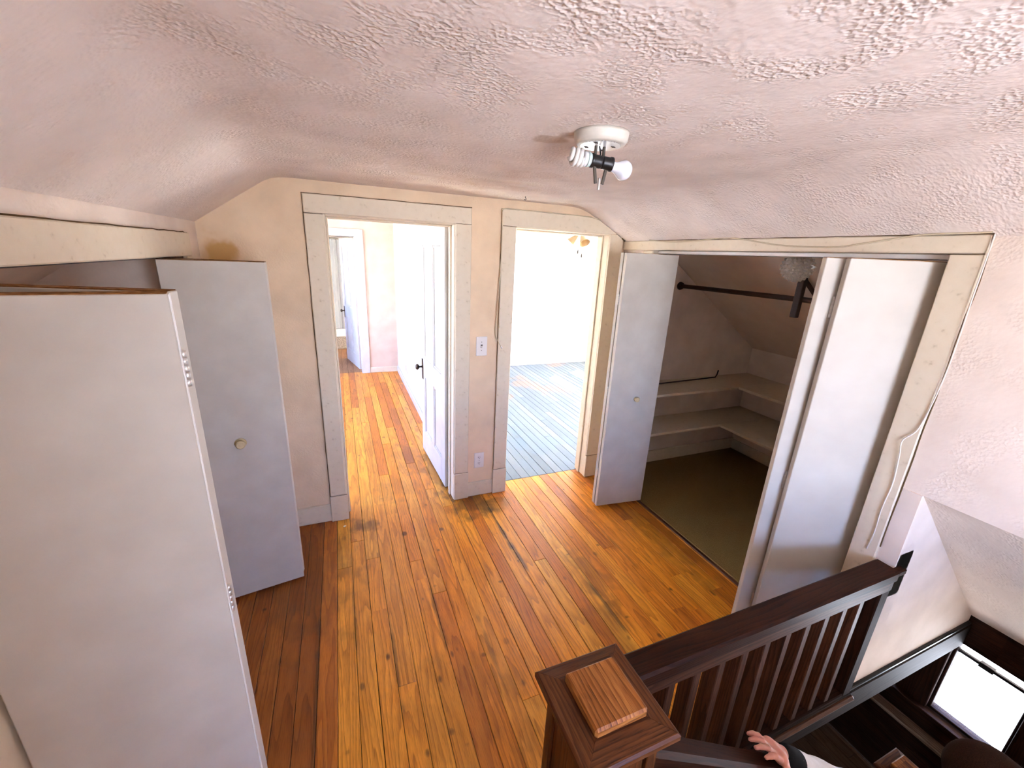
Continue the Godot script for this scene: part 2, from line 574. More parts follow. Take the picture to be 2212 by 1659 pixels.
# ---------------------------------------------------------------- camera, sky, light
func look_and_light() -> void:
	var cam := Camera3D.new()
	cam.name = "camera"
	cam.transform = Transform3D(Basis(Vector3(0.9262825, 0.0462519, 0.3739806), Vector3(0.0702534, 0.9538435, -0.2919711), Vector3(-0.3702232, 0.2967211, 0.8802791)), Vector3(0, 1.85, 0))
	cam.fov = 85.776
	cam.near = 0.02
	cam.current = true
	add_child(cam)

	var env := Environment.new()
	env.background_mode = Environment.BG_SKY
	var sky := Sky.new()
	var ps := ProceduralSkyMaterial.new()
	ps.sky_top_color = Color(0.46, 0.66, 1.0)
	ps.sky_horizon_color = Color(0.84, 0.90, 1.0)
	ps.ground_horizon_color = Color(0.88, 0.91, 0.97)
	ps.ground_bottom_color = Color(0.84, 0.87, 0.93)
	ps.sun_angle_max = 1.0
	ps.energy_multiplier = 1.0
	sky.sky_material = ps
	env.sky = sky
	env.background_energy_multiplier = 9.0
	env.tonemap_mode = Environment.TONE_MAPPER_LINEAR
	env.tonemap_exposure = 5.9
	env.sdfgi_enabled = true
	env.ssao_enabled = true
	env.ssil_enabled = true
	var we := WorldEnvironment.new()
	we.name = "environment"
	we.environment = env
	add_child(we)

	var sun := DirectionalLight3D.new()
	sun.name = "sun"
	sun.light_color = Color(1.0, 0.94, 0.85)
	sun.light_energy = 62.0
	sun.light_angular_distance = 0.6
	sun.shadow_enabled = true
	sun.sky_mode = DirectionalLight3D.SKY_MODE_LIGHT_ONLY
	add_child(sun)
	sun.look_at_from_position(Vector3.ZERO, Vector3(-1.0, -1.19, 0.42), Vector3.UP)

func _ready() -> void:
	rng.seed = 7
	look_and_light()
	make_materials()
	build_floors()
	build_hall_shell()
	build_doorways()
	build_rooms()
	build_right_closet()
	build_left_closet()
	build_stairwell()
	build_railing()
	build_ceiling_light()
	build_small_things()
	build_person()

# ---------------------------------------------------------------- floors
const ZS := 0.36           # near side of the stairwell

func build_floors() -> void:
	var lay := Vector4(-0.7, -6.65, 2.9, 7.0)
	var f := struct_root("floor", Vector3(0.7, 0, -2.0), "worn orange-brown plank floor of the hall running on into the peach room", "floor")
	var mb := MB.new()
	mb.box(Vector3(XL - 0.1, -0.14, -2.92), Vector3(0.51, -0.019, 1.9))
	mb.box(Vector3(0.51, -0.14, -2.92), Vector3(2.1, -0.019, -0.7))
	mb.box(Vector3(0.51, -0.14, ZS), Vector3(2.15, -0.019, 1.9))
	mb.box(Vector3(-2.7, -0.14, -6.7), Vector3(0.92, -0.019, -2.92))
	part(mb, "subfloor", M.sub, f)
	planks(f, XL, 2.11, func(x: float) -> Array:
		var z0 := -2.785
		if x < 0.79: z0 = -6.63
		elif x > 1.13 and x < 1.91: z0 = -2.905
		if x > 2.04: return [[-2.42, -0.85]]
		if x > 0.47: return [[z0, -0.7], [ZS, 1.8]]
		return [[z0, 1.8]], M.planks, 0.0, lay)
	mb = MB.new()
	mb.grain = 2
	mb.lay = lay
	mb.box(Vector3(-2.7, -0.02, -6.7), Vector3(-0.69, 0.0, -2.92))
	part(mb, "side_boards", M.planks[0], f)
	# the rounded board along the edge of the stairwell
	mb = MB.new()
	mb.grain = 0
	mb.bev(Vector3(0.5, -0.022, -0.72), Vector3(2.05, 0.002, -0.655), 0.01)
	part(mb, "edge_nosing", M.tread, f)

	var g := struct_root("floor", Vector3(2.7, 0, -4.7), "pale blue-grey painted plank floor, worn in patches, of the sunlit room", "floor")
	mb = MB.new()
	mb.box(Vector3(0.92, -0.14, -6.6), Vector3(4.7, -0.019, -2.92))
	part(mb, "subfloor", M.sub, g)
	planks(g, 0.93, 4.6, func(_x: float) -> Array: return [[-6.5, -2.908]], M.painted, 0.0, Vector4(0.9, -6.6, 3.8, 3.8), Vector2(2.2, 4.5))

	var c := struct_root("floor", Vector3(3.0, 0, -1.8), "tan carpet on the floor of the dark closet", "floor")
	mb = MB.new()
	mb.box(Vector3(2.1, -0.14, -2.92), Vector3(3.85, -0.012, -0.7))
	part(mb, "subfloor", M.sub, c)
	mb = MB.new()
	mb.bev(Vector3(2.135, -0.012, -2.82), Vector3(3.75, 0.008, -0.83), 0.005)
	part(mb, "carpet", M.carpet, c)
	mb = MB.new()
	mb.grain = 2
	mb.bev(Vector3(2.108, -0.012, -2.42), Vector3(2.135, 0.006, -0.852), 0.004)
	part(mb, "threshold_strip", M.tread, c)

	var b := struct_root("floor", Vector3(0, 0, -8.0), "dull brown plank floor of the bathroom beyond the peach room", "floor")
	mb = MB.new()
	mb.box(Vector3(-1.2, -0.14, -9.6), Vector3(1.2, -0.019, -6.7))
	part(mb, "subfloor", M.sub, b)
	planks(b, -0.8, 0.6, func(_x: float) -> Array: return [[-9.4, -6.63]], M.bath_planks, 0.0, lay)

# ---------------------------------------------------------------- shell of the hall
func build_hall_shell() -> void:
	var mb := MB.new()
	mb.lay = Vector4(-0.7, -0.05, 2.8, 2.8)
	mb.lay_axes = Vector2i(0, 1)
	var zb := ZF - 0.14
	for r in [[-0.8, -0.07, 0.0, 2.45], [-0.07, 0.735, 2.045, 2.45], [0.735, 1.12, 0.0, 2.45], [1.12, 1.92, 2.05, 2.45], [1.92, 2.15, 0.0, 2.45]]:
		mb.box(Vector3(r[0], r[2], zb), Vector3(r[1], r[3], ZF))
	structure(mb, "wall_far", M.wall_far, "peach plaster wall with two doorways and a brown blotch by the left corner", "wall")

	# left wall, opened for the closet
	mb = MB.new()
	mb.box(Vector3(XL - 0.1, 0, -2.78), Vector3(XL, 2.3, -2.5))
	mb.box(Vector3(XL - 0.1, 1.8, -2.5), Vector3(XL, 2.3, -0.88))
	mb.box(Vector3(XL - 0.1, 0, -0.89), Vector3(XL, 2.3, 1.9))
	structure(mb, "wall_left", M.wall, "low peach plaster wall with the left closet opening", "wall")

	# right wall, opened for the closet and hanging over the stairwell
	mb = MB.new()
	mb.box(Vector3(XR, 0, -2.78), Vector3(XR + 0.1, 2.3, -2.44))
	mb.box(Vector3(XR, 1.945, -2.44), Vector3(XR + 0.1, 2.3, -0.83))
	mb.box(Vector3(XR, -0.02, -0.83), Vector3(XR + 0.1, 2.3, -0.69))
	mb.prism(PackedVector2Array([Vector2(-0.69, 1.03), Vector2(ZS, 1.03), Vector2(ZS, 2.3), Vector2(-0.69, 2.3)]), 0, XR, XR + 0.1)
	mb.box(Vector3(XR, 0, ZS), Vector3(XR + 0.1, 2.3, 1.9))
	structure(mb, "wall_right", M.wall, "stippled peach plaster wall around the right closet and above the stairs", "wall")

	# ceiling: flat middle, sloped sides, rounded creases
	var prof: Array[Vector2] = [Vector2(-0.80, 1.862), Vector2(-0.37, 2.152), Vector2(-0.34, 2.171), Vector2(-0.305, 2.187), Vector2(-0.26, 2.197), Vector2(-0.2, 2.2), Vector2(0.5, 2.2), Vector2(1.2, 2.2), Vector2(1.5, 2.2), Vector2(1.58, 2.197), Vector2(1.64, 2.188), Vector2(1.70, 2.17), Vector2(1.76, 2.142), Vector2(2.15, 1.932)]
	mb = MB.new()
	mb.lay = Vector4(-0.7, -2.8, 2.8, 2.8)
	var nrm: Array[Vector3] = []
	for i in prof.size():
		var d := (prof[mini(i + 1, prof.size() - 1)] - prof[maxi(i - 1, 0)]).normalized()
		nrm.append(Vector3(d.y, -d.x, 0))
	nrm[0] = nrm[1]
	for i in prof.size() - 1:
		for zz in [[-2.80, -2.0], [-2.0, -1.0], [-1.0, 0.0], [0.0, 1.9]]:
			var a := Vector3(prof[i].x, prof[i].y, zz[0])
			var b := Vector3(prof[i + 1].x, prof[i + 1].y, zz[0])
			var c := Vector3(prof[i + 1].x, prof[i + 1].y, zz[1])
			var d := Vector3(prof[i].x, prof[i].y, zz[1])
			mb.tri(a, b, c, nrm[i], nrm[i + 1], nrm[i + 1])
			mb.tri(a, c, d, nrm[i], nrm[i + 1], nrm[i])
	# its upper side
	mb.quad(Vector3(-0.8, 1.95, -2.8), Vector3(-0.3, 2.4, -2.8), Vector3(-0.3, 2.4, 1.9), Vector3(-0.8, 1.95, 1.9), Vector3(-0.6, 0.8, 0))
	mb.quad(Vector3(-0.3, 2.4, -2.8), Vector3(1.65, 2.4, -2.8), Vector3(1.65, 2.4, 1.9), Vector3(-0.3, 2.4, 1.9), Vector3.UP)
	mb.quad(Vector3(1.65, 2.4, -2.8), Vector3(2.15, 2.1, -2.8), Vector3(2.15, 2.1, 1.9), Vector3(1.65, 2.4, 1.9), Vector3(0.6, 0.8, 0))
	structure(mb, "ceiling", M.ceiling, "stippled pinkish plaster ceiling, flat in the middle with sloping sides", "ceiling")

	# behind the camera: back wall with a window
	mb = MB.new()
	var wz := 1.8
	for r in [[-0.8, 0.15, 0.0, 2.45], [0.15, 1.35, 0.0, 0.85], [0.15, 1.35, 2.05, 2.45], [1.35, 2.15, 0.0, 2.45]]:
		mb.box(Vector3(r[0], r[2], wz), Vector3(r[1], r[3], wz + 0.14))
	structure(mb, "wall_back", M.wall, "peach plaster wall behind with a sash window", "wall")
	mb = MB.new()
	mb.box(Vector3(-0.8, 0, 0.5), Vector3(0.28, 2.45, 0.62))  # unseen partition added to keep back window light off the left door
	structure(mb, "wall_back", M.wall, "unseen peach plaster partition added to shade the left closet doors", "wall")
	window("window_3", Vector3(0.15, 0.85, wz), Vector3(1.35, 2.05, wz + 0.14), 2, M.trim, "white sash window in the wall behind", true)

	# left base, far wall base
	var bl := struct_root("baseboard_far", Vector3(0.3, 0, ZF), "dusty white baseboards of the far wall with rounded top", "baseboard")
	for r in [[XL, -0.16], [0.824, 1.03]]:
		part(boxed(Vector3(r[0], 0, ZF), Vector3(r[1], 0.135 if r[0] < 0 else 0.125, ZF + 0.016), 0.005), "board", M.trim, bl)
	part(boxed(Vector3(2.015, 0, ZF), Vector3(2.05, 0.13, ZF + 0.016), 0.004), "board", M.trim, bl)

# a window in a wall: frame, sashes, panes; the wall runs along x (along_x) or z
func window(called: String, mn: Vector3, mx: Vector3, lights: int, frame_mat: Material, label: String, along_x: bool) -> void:
	var w := struct_root(called, Vector3((mn.x + mx.x) / 2, mn.y, (mn.z + mx.z) / 2), label, "window")
	var t := 0.045
	var ax := 0 if along_x else 2
	var mid := (mn + mx) * 0.5
	var put := func(a0: float, a1: float, y0: float, y1: float, depth: float, called_: String, m: Material, bv: float) -> void:
		var lo := Vector3.ZERO
		var hi := Vector3.ZERO
		var other := 2 - ax
		lo[ax] = a0; hi[ax] = a1
		lo.y = y0; hi.y = y1
		lo[other] = mid[other] - depth; hi[other] = mid[other] + depth
		part(boxed(lo, hi, bv), called_, m, w)
	var a0 := mn[ax]
	var a1 := mx[ax]
	put.call(a0, a0 + t, mn.y, mx.y, 0.045, "jamb", frame_mat, 0.004)
	put.call(a1 - t, a1, mn.y, mx.y, 0.045, "jamb", frame_mat, 0.004)
	put.call(a0 + t, a1 - t, mx.y - t, mx.y, 0.045, "head", frame_mat, 0.004)
	put.call(a0 + t, a1 - t, mn.y, mn.y + t, 0.06, "sill", frame_mat, 0.004)
	var y0 := mn.y + t
	var y1 := mx.y - t
	for k in lights:
		var b0 := lerpf(y0, y1, float(k) / lights)
		var b1 := lerpf(y0, y1, float(k + 1) / lights)
		if k > 0:
			put.call(a0 + t, a1 - t, b0 - 0.018, b0 + 0.018, 0.03, "meeting_rail", frame_mat, 0.003)
		put.call(a0 + t, a1 - t, b0, b1, 0.002, "pane", M.glass, 0.0)

# ---------------------------------------------------------------- casings of the doorways
func casing_board(root: Node3D, called: String, mn: Vector3, mx: Vector3, m: Material = null) -> void:
	var ext := mx - mn
	part(boxed(mn, mx, 0.004, ext.max_axis_index()), called, M.trim if m == null else m, root)

func build_doorways() -> void:
	var zc := ZF + 0.022
	# doorway to the peach room
	var t := struct_root("trim_1", Vector3(0.33, 0, ZF), "cream casing with plinth blocks around the doorway to the peach room", "door trim")
	casing_board(t, "casing", Vector3(-0.158, 0.2, ZF), Vector3(-0.056, 2.025, zc))
	casing_board(t, "casing", Vector3(0.718, 0.2, ZF), Vector3(0.824, 2.029, zc))
	casing_board(t, "head_casing", Vector3(-0.158, 2.027, ZF), Vector3(0.824, 2.128, zc))
	casing_board(t, "plinth_block", Vector3(-0.163, 0, ZF), Vector3(-0.05, 0.197, zc + 0.006))
	casing_board(t, "plinth_block", Vector3(0.714, 0, ZF), Vector3(0.828, 0.225, zc + 0.006))
	casing_board(t, "jamb", Vector3(-0.072, 0, -2.93), Vector3(-0.05, 2.026, ZF + 0.01))
	casing_board(t, "jamb", Vector3(0.71, 0, -2.93), Vector3(0.736, 2.026, ZF + 0.01))
	casing_board(t, "head_jamb", Vector3(-0.05, 2.02, -2.93), Vector3(0.71, 2.046, ZF + 0.01))
	casing_board(t, "stop", Vector3(-0.05, 0, -2.875), Vector3(-0.038, 2.02, -2.84))
	casing_board(t, "stop", Vector3(0.698, 0, -2.875), Vector3(0.71, 2.02, -2.84))
	casing_board(t, "stop", Vector3(-0.038, 2.008, -2.875), Vector3(0.698, 2.02, -2.84))
	var e := zc - 0.006
	crack(t, PackedVector3Array([Vector3(-0.16, 0.05, e), Vector3(-0.16, 2.13, e), Vector3(0.826, 2.131, e)]), 0.0021)
	crack(t, PackedVector3Array([Vector3(-0.157, 2.026, zc), Vector3(-0.06, 2.026, zc)]), 0.0012)
	crack(t, PackedVector3Array([Vector3(0.72, 2.028, zc), Vector3(0.823, 2.028, zc)]), 0.0012)
	crack(t, PackedVector3Array([Vector3(0.715, 0.226, zc), Vector3(0.826, 0.226, zc)]), 0.0018)
	crack(t, PackedVector3Array([Vector3(-0.162, 0.198, zc), Vector3(-0.052, 0.198, zc)]), 0.0014)

	# doorway to the sunlit room, its head cut by the sloping ceiling
	t = struct_root("trim_2", Vector3(1.52, 0, ZF), "cream casing around the sunlit doorway, top corner cut by the ceiling slope", "door trim")
	casing_board(t, "casing", Vector3(1.036, 0.2, ZF), Vector3(1.14, 2.035, zc))
	var mb := MB.new()
	mb.prism(PackedVector2Array([Vector2(1.9, 0.21), Vector2(2.015, 0.21), Vector2(2.015, 2.0), Vector2(1.96, 2.033), Vector2(1.9, 2.033)]), 2, ZF, zc)
	part(mb, "casing", M.trim, t)
	mb = MB.new()
	mb.prism(PackedVector2Array([Vector2(1.036, 2.037), Vector2(1.955, 2.037), Vector2(1.79, 2.122), Vector2(1.72, 2.138), Vector2(1.036, 2.14)]), 2, ZF, zc)
	part(mb, "head_casing", M.trim, t)
	casing_board(t, "plinth_block", Vector3(1.03, 0, ZF), Vector3(1.144, 0.212, zc + 0.006))
	casing_board(t, "plinth_block", Vector3(1.896, 0, ZF), Vector3(2.02, 0.205, zc + 0.006))
	casing_board(t, "jamb", Vector3(1.118, 0, -2.93), Vector3(1.142, 2.034, ZF + 0.01))
	casing_board(t, "jamb", Vector3(1.898, 0, -2.93), Vector3(1.922, 2.034, ZF + 0.01))
	casing_board(t, "head_jamb", Vector3(1.142, 2.028, -2.93), Vector3(1.898, 2.052, ZF + 0.01))
	casing_board(t, "stop", Vector3(1.142, 0, -2.885), Vector3(1.154, 2.028, -2.845))
	casing_board(t, "stop", Vector3(1.886, 0, -2.885), Vector3(1.898, 2.028, -2.845))
	casing_board(t, "stop", Vector3(1.154, 2.016, -2.885), Vector3(1.886, 2.028, -2.845))
	crack(t, PackedVector3Array([Vector3(1.034, 0.22, e), Vector3(1.034, 2.142, e), Vector3(1.72, 2.141, e), Vector3(1.79, 2.125, e), Vector3(2.0, 2.01, e)]), 0.002)
	crack(t, PackedVector3Array([Vector3(2.0, 2.012, zc + 0.004), Vector3(2.03, 1.992, zc + 0.004)]), 0.005)
	crack(t, PackedVector3Array([Vector3(1.04, 2.036, zc), Vector3(1.14, 2.036, zc)]), 0.0012)
	crack(t, PackedVector3Array([Vector3(1.03, 0.214, zc), Vector3(1.142, 0.214, zc)]), 0.0014)
	crack(t, PackedVector3Array([Vector3(1.897, 0.207, zc), Vector3(2.018, 0.207, zc)]), 0.0014)

	# panelled door of the peach room, swung open against its right wall
	panel_door("door_1", Vector3(0.705, 0.012, -2.945), Vector3(0.668, 0.012, -3.72), 2.0, "white four-panel door with dark knob, open into the peach room", true)
	# casing and door of the bathroom
	t = struct_root("trim_3", Vector3(-0.15, 0, -6.57), "white casing around the bathroom doorway in the peach room", "door trim")
	casing_board(t, "casing", Vector3(0.245, 0, -6.57), Vector3(0.356, 2.0, -6.548), M.door_white)
	casing_board(t, "casing", Vector3(-0.66, 0, -6.57), Vector3(-0.55, 2.0, -6.548), M.door_white)
	casing_board(t, "head_casing", Vector3(-0.66, 2.0, -6.57), Vector3(0.356, 2.1, -6.548), M.door_white)
	casing_board(t, "jamb", Vector3(0.235, 0, -6.72), Vector3(0.255, 2.0, -6.56), M.door_white)
	panel_door("door_2", Vector3(0.228, 0.012, -6.76), Vector3(0.06, 0.012, -7.52), 1.97, "white four-panel door with black knob, open into the bathroom", true)

# a four-panel door hung at hinge, its free edge at end; panels on both faces
func panel_door(called: String, hinge: Vector3, end: Vector3, height: float, label: String, knob_left: bool) -> void:
	var root := struct_root(called, hinge, label, "door")
	var T := leaf_frame(hinge, end)
	var L := Vector2(end.x - hinge.x, end.z - hinge.z).length()
	var th := 0.036
	var sw := 0.105
	var rails := [[0.0, 0.21], [0.76, 0.93], [height - 0.12, height]]
	var add := func(x0: float, x1: float, y0: float, y1: float, z0: float, z1: float, nm: String, m: Material, bv: float, parent: Node3D) -> MeshInstance3D:
		var mb := MB.new()
		mb.T = T
		mb.bev(Vector3(x0, y0, z0), Vector3(x1, y1, z1), bv)
		return part(mb, nm, m, parent)
	var h := th * 0.5
	add.call(0.0, sw, 0.0, height, -h, h, "stile", M.door_white, 0.002, root)
	add.call(L - sw, L, 0.0, height, -h, h, "stile", M.door_white, 0.002, root)
	add.call(L / 2 - 0.045, L / 2 + 0.045, rails[0][1], rails[2][0], -h, h, "muntin", M.door_white, 0.002, root)
	for r in rails:
		add.call(sw, L - sw, r[0], r[1], -h, h, "rail", M.door_white, 0.002, root)
	for cx in [[sw, L / 2 - 0.045], [L / 2 + 0.045, L - sw]]:
		for cy in [[rails[0][1], rails[1][0]], [rails[1][1], rails[2][0]]]:
			var p: MeshInstance3D = add.call(cx[0], cx[1], cy[0], cy[1], -0.006, 0.006, "panel", M.door_white, 0.001, root)
			# raised moulding round the panel, both faces
			for s in [-1.0, 1.0]:
				var z0: float = 0.006 * s
				var z1: float = 0.014 * s
				var lo := minf(z0, z1)
				var hi := maxf(z0, z1)
				var w := 0.016
				for q in [[cx[0], cx[0] + w, cy[0], cy[1]], [cx[1] - w, cx[1], cy[0], cy[1]], [cx[0] + w, cx[1] - w, cy[0], cy[0] + w], [cx[0] + w, cx[1] - w, cy[1] - w, cy[1]]]:
					add.call(q[0], q[1], q[2], q[3], lo, hi, "moulding", M.door_white, 0.006, p)
	# lock plate and knob near the free edge
	for s in [-1.0, 1.0]:
		var plate: MeshInstance3D = add.call(L - 0.075, L - 0.03, 0.72, 0.91, minf(h * s, h * s + 0.004 * s), maxf(h * s, h * s + 0.004 * s), "lock_plate", M.bronze, 0.0015, root)
		var mb := MB.new()
		mb.T = T * Transform3D(Basis(Vector3.RIGHT, Vector3(0, 0, s), Vector3(0, -s, 0)), Vector3(L - 0.052, 0.835, h * s))
		mb.lathe(PackedVector2Array([Vector2(0, 0), Vector2(0.016, 0), Vector2(0.014, 0.006), Vector2(0.008, 0.012), Vector2(0.008, 0.03), Vector2(0.018, 0.036), Vector2(0.027, 0.046), Vector2(0.027, 0.054), Vector2(0.018, 0.064), Vector2(0, 0.067)]), 20)
		part(mb, "knob", M.bronze, plate)
	for y in [0.25, 1.72]:
		add.call(-0.008, 0.004, y - 0.045, y + 0.045, h - 0.004, h + 0.006, "hinge", M.screw, 0.002, root)

# ---------------------------------------------------------------- the rooms beyond
func build_rooms() -> void:
	# peach room
	var mb := MB.new()
	mb.box(Vector3(0.78, 0, -6.58), Vector3(0.92, 2.5, -2.92))
	structure(mb, "wall_room_right", M.wall_white, "white plaster wall beside the open panelled door in the peach room", "wall")
	mb = MB.new()
	for r in [[-2.7, -0.56, 0.0, 2.5], [-0.56, 0.25, 2.01, 2.5], [0.25, 0.92, 0.0, 2.5]]:
		mb.box(Vector3(r[0], r[2], -6.71), Vector3(r[1], r[3], -6.57))
	structure(mb, "wall_room_far", M.wall_room, "pale peach end wall with the bathroom doorway", "wall")
	mb = MB.new()
	mb.box(Vector3(-2.7, 0, -6.6), Vector3(-2.6, 0.75, -2.92))
	mb.box(Vector3(-2.7, 2.05, -6.6), Vector3(-2.6, 2.5, -2.92))
	mb.box(Vector3(-2.7, 0.75, -6.6), Vector3(-2.6, 2.05, -5.9))
	mb.box(Vector3(-2.7, 0.75, -3.6), Vector3(-2.6, 2.05, -2.92))
	structure(mb, "wall_room_left", M.wall_room, "pale peach wall with the wide window of the peach room", "wall")
	window("window_4", Vector3(-2.7, 0.75, -5.9), Vector3(-2.6, 2.05, -3.6), 2, M.trim, "wide white sash window of the peach room", false)
	mb = MB.new()
	mb.box(Vector3(-2.7, 0, -2.94), Vector3(-0.8, 2.5, -2.8))
	structure(mb, "wall_room_near", M.wall_room, "pale peach wall of the peach room behind the hall closet", "wall")
	mb = MB.new()
	mb.box(Vector3(-2.7, 2.45, -6.7), Vector3(0.92, 2.55, -2.8))
	structure(mb, "ceiling", M.wall_white, "white ceiling of the peach room", "ceiling")
	var b := struct_root("baseboard_room", Vector3(0.5, 0, -5), "low white baseboards of the peach room", "baseboard")
	part(boxed(Vector3(0.356, 0, -6.57), Vector3(0.78, 0.085, -6.555), 0.004), "board", M.trim, b)
	part(boxed(Vector3(0.764, 0, -6.555), Vector3(0.78, 0.095, -2.93), 0.004), "board", M.door_white, b)

	# bathroom
	mb = MB.new()
	mb.box(Vector3(-1.1, 0, -9.4), Vector3(1.1, 2.5, -9.3))
	mb.box(Vector3(-1.2, 0, -9.4), Vector3(-1.1, 0.9, -6.71))
	mb.box(Vector3(-1.2, 1.9, -9.4), Vector3(-1.1, 2.5, -6.71))
	mb.box(Vector3(-1.2, 0.9, -9.4), Vector3(-1.1, 1.9, -7.7))
	mb.box(Vector3(-1.2, 0.9, -7.3), Vector3(-1.1, 1.9, -6.71))
	mb.box(Vector3(1.1, 0, -9.4), Vector3(1.2, 2.5, -6.71))
	structure(mb, "wall_bathroom", M.wall_white, "white bathroom walls behind the shower curtain", "wall")
	window("window_5", Vector3(-1.2, 0.9, -7.7), Vector3(-1.1, 1.9, -7.3), 1, M.trim, "white bathroom window", false)
	mb = MB.new()
	mb.box(Vector3(-1.2, 2.45, -9.4), Vector3(1.2, 2.55, -6.7))
	structure(mb, "ceiling", M.wall_white, "white bathroom ceiling", "ceiling")
	var tub := thing("bathtub", Vector3(0, 0, -8.75), "white bathtub with grey mottled apron under the shower curtain", "bathtub")
	part(boxed(Vector3(-1.08, 0.0, -8.42), Vector3(1.08, 0.23, -8.36), 0.006), "apron", M.tub_apron, tub)
	mb = MB.new()
	mb.bev(Vector3(-1.08, 0.23, -8.46), Vector3(1.08, 0.37, -8.33), 0.02)
	part(mb, "front_rim", M.ceramic, tub)
	mb = MB.new()
	mb.bev(Vector3(-1.08, 0.33, -9.29), Vector3(1.08, 0.37, -9.2), 0.01)
	mb.box(Vector3(-1.0, 0.06, -9.2), Vector3(1.0, 0.09, -8.46))
	part(mb, "basin", M.ceramic, tub)
	var cr := thing("shower_curtain", Vector3(0, 2.03, -8.5), "pale grey shower curtain hanging in folds above the bathtub", "curtain")
	mb = MB.new()
	var pts := PackedVector2Array()
	var N := 90
	for i in N + 1:
		var x := -1.05 + 1.62 * i / N
		pts.append(Vector2(x, -8.5 + 0.03 * sin(i * 0.62) + 0.012 * sin(i * 1.7 + 1.0)))
	for i in N:
		var p := pts[i]
		var q := pts[i + 1]
		var d := (q - p).normalized()
		var nn := Vector3(-d.y, 0, d.x)
		mb.quad(Vector3(p.x, 0.36, p.y), Vector3(q.x, 0.36, q.y), Vector3(q.x, 1.98, q.y), Vector3(p.x, 1.98, p.y), nn)
		mb.quad(Vector3(p.x, 0.36, p.y - 0.002), Vector3(q.x, 0.36, q.y - 0.002), Vector3(q.x, 1.98, q.y - 0.002), Vector3(p.x, 1.98, p.y - 0.002), -nn)
	var cm := mat(Color8(150, 158, 166), 0.6)
	part(mb, "cloth", cm, cr)
	mb = MB.new()
	mb.tube(PackedVector3Array([Vector3(-1.1, 2.015, -8.5), Vector3(1.1, 2.015, -8.5)]), 0.012, 10)
	part(mb, "rod", M.steel, cr)
	for i in 12:
		mb = MB.new()
		var x := -1.0 + i * 0.137
		mb.tube(PackedVector3Array([Vector3(x, 2.03, -8.5), Vector3(x, 2.005, -8.482), Vector3(x, 1.975, -8.5)]), 0.003, 6)
		part(mb, "ring", M.steel, cr)

	# sunlit room
	mb = MB.new()
	mb.box(Vector3(0.92, 0, -6.62), Vector3(4.7, 2.6, -6.5))
	structure(mb, "wall_sunlit_far", M.wall_white, "bright white end wall of the sunlit room", "wall")
	mb = MB.new()
	for r in [[-6.62, -6.4, 0.0, 2.6], [-6.4, -5.6, 0.0, 0.98], [-6.4, -5.6, 2.03, 2.6], [-5.6, -4.7, 0.0, 2.6], [-4.7, -3.1, 0.0, 0.6], [-4.7, -3.1, 2.25, 2.6], [-3.1, -2.92, 0.0, 2.6]]:
		mb.box(Vector3(4.6, r[2], r[0]), Vector3(4.7, r[3], r[1]))
	structure(mb, "wall_sunlit_right", M.wall_white, "white window wall of the sunlit room", "wall")
	window("window_6", Vector3(4.6, 0.6, -4.7), Vector3(4.7, 2.25, -3.1), 2, M.trim, "unseen white sash window added to brighten the sunlit room", false)  # unseen window added to bring more light into this room
	var w := struct_root("window_7", Vector3(4.65, 0.98, -6.0), "half-raised white sash window that lets the sun onto the painted floor", "window")
	for r in [[-6.4, -6.36, 0.98, 2.03, "jamb"], [-5.64, -5.6, 0.98, 2.03, "jamb"], [-6.36, -5.64, 0.98, 1.035, "sill"], [-6.36, -5.64, 1.975, 2.03, "head"], [-6.36, -5.64, 1.39, 1.5, "meeting_rail"], [-6.36, -5.64, 1.5, 1.666, "sash_rail"]]:
		part(boxed(Vector3(4.61, r[2], r[0]), Vector3(4.69, r[3], r[1]), 0.004), r[4], M.trim, w)
	for r in [[1.035, 1.39], [1.666, 1.975]]:
		part(boxed(Vector3(4.648, r[0], -6.36), Vector3(4.652, r[1], -5.64)), "pane", M.glass, w)
	mb = MB.new()
	mb.box(Vector3(2.15, 0, -2.93), Vector3(4.7, 2.6, -2.92))
	structure(mb, "wall_sunlit_near", M.wall_white, "white wall between the sunlit room and the closet", "wall")
	mb = MB.new()
	mb.box(Vector3(0.92, 2.5, -6.6), Vector3(4.7, 2.6, -2.8))
	structure(mb, "ceiling", M.wall_white, "white ceiling of the sunlit room", "ceiling")
	b = struct_root("baseboard_sunlit", Vector3(2.7, 0, -6.5), "white baseboard of the sunlit room", "baseboard")
	part(boxed(Vector3(0.92, 0, -6.5), Vector3(4.6, 0.12, -6.485), 0.004), "board", M.door_white, b)
	ceiling_fan()

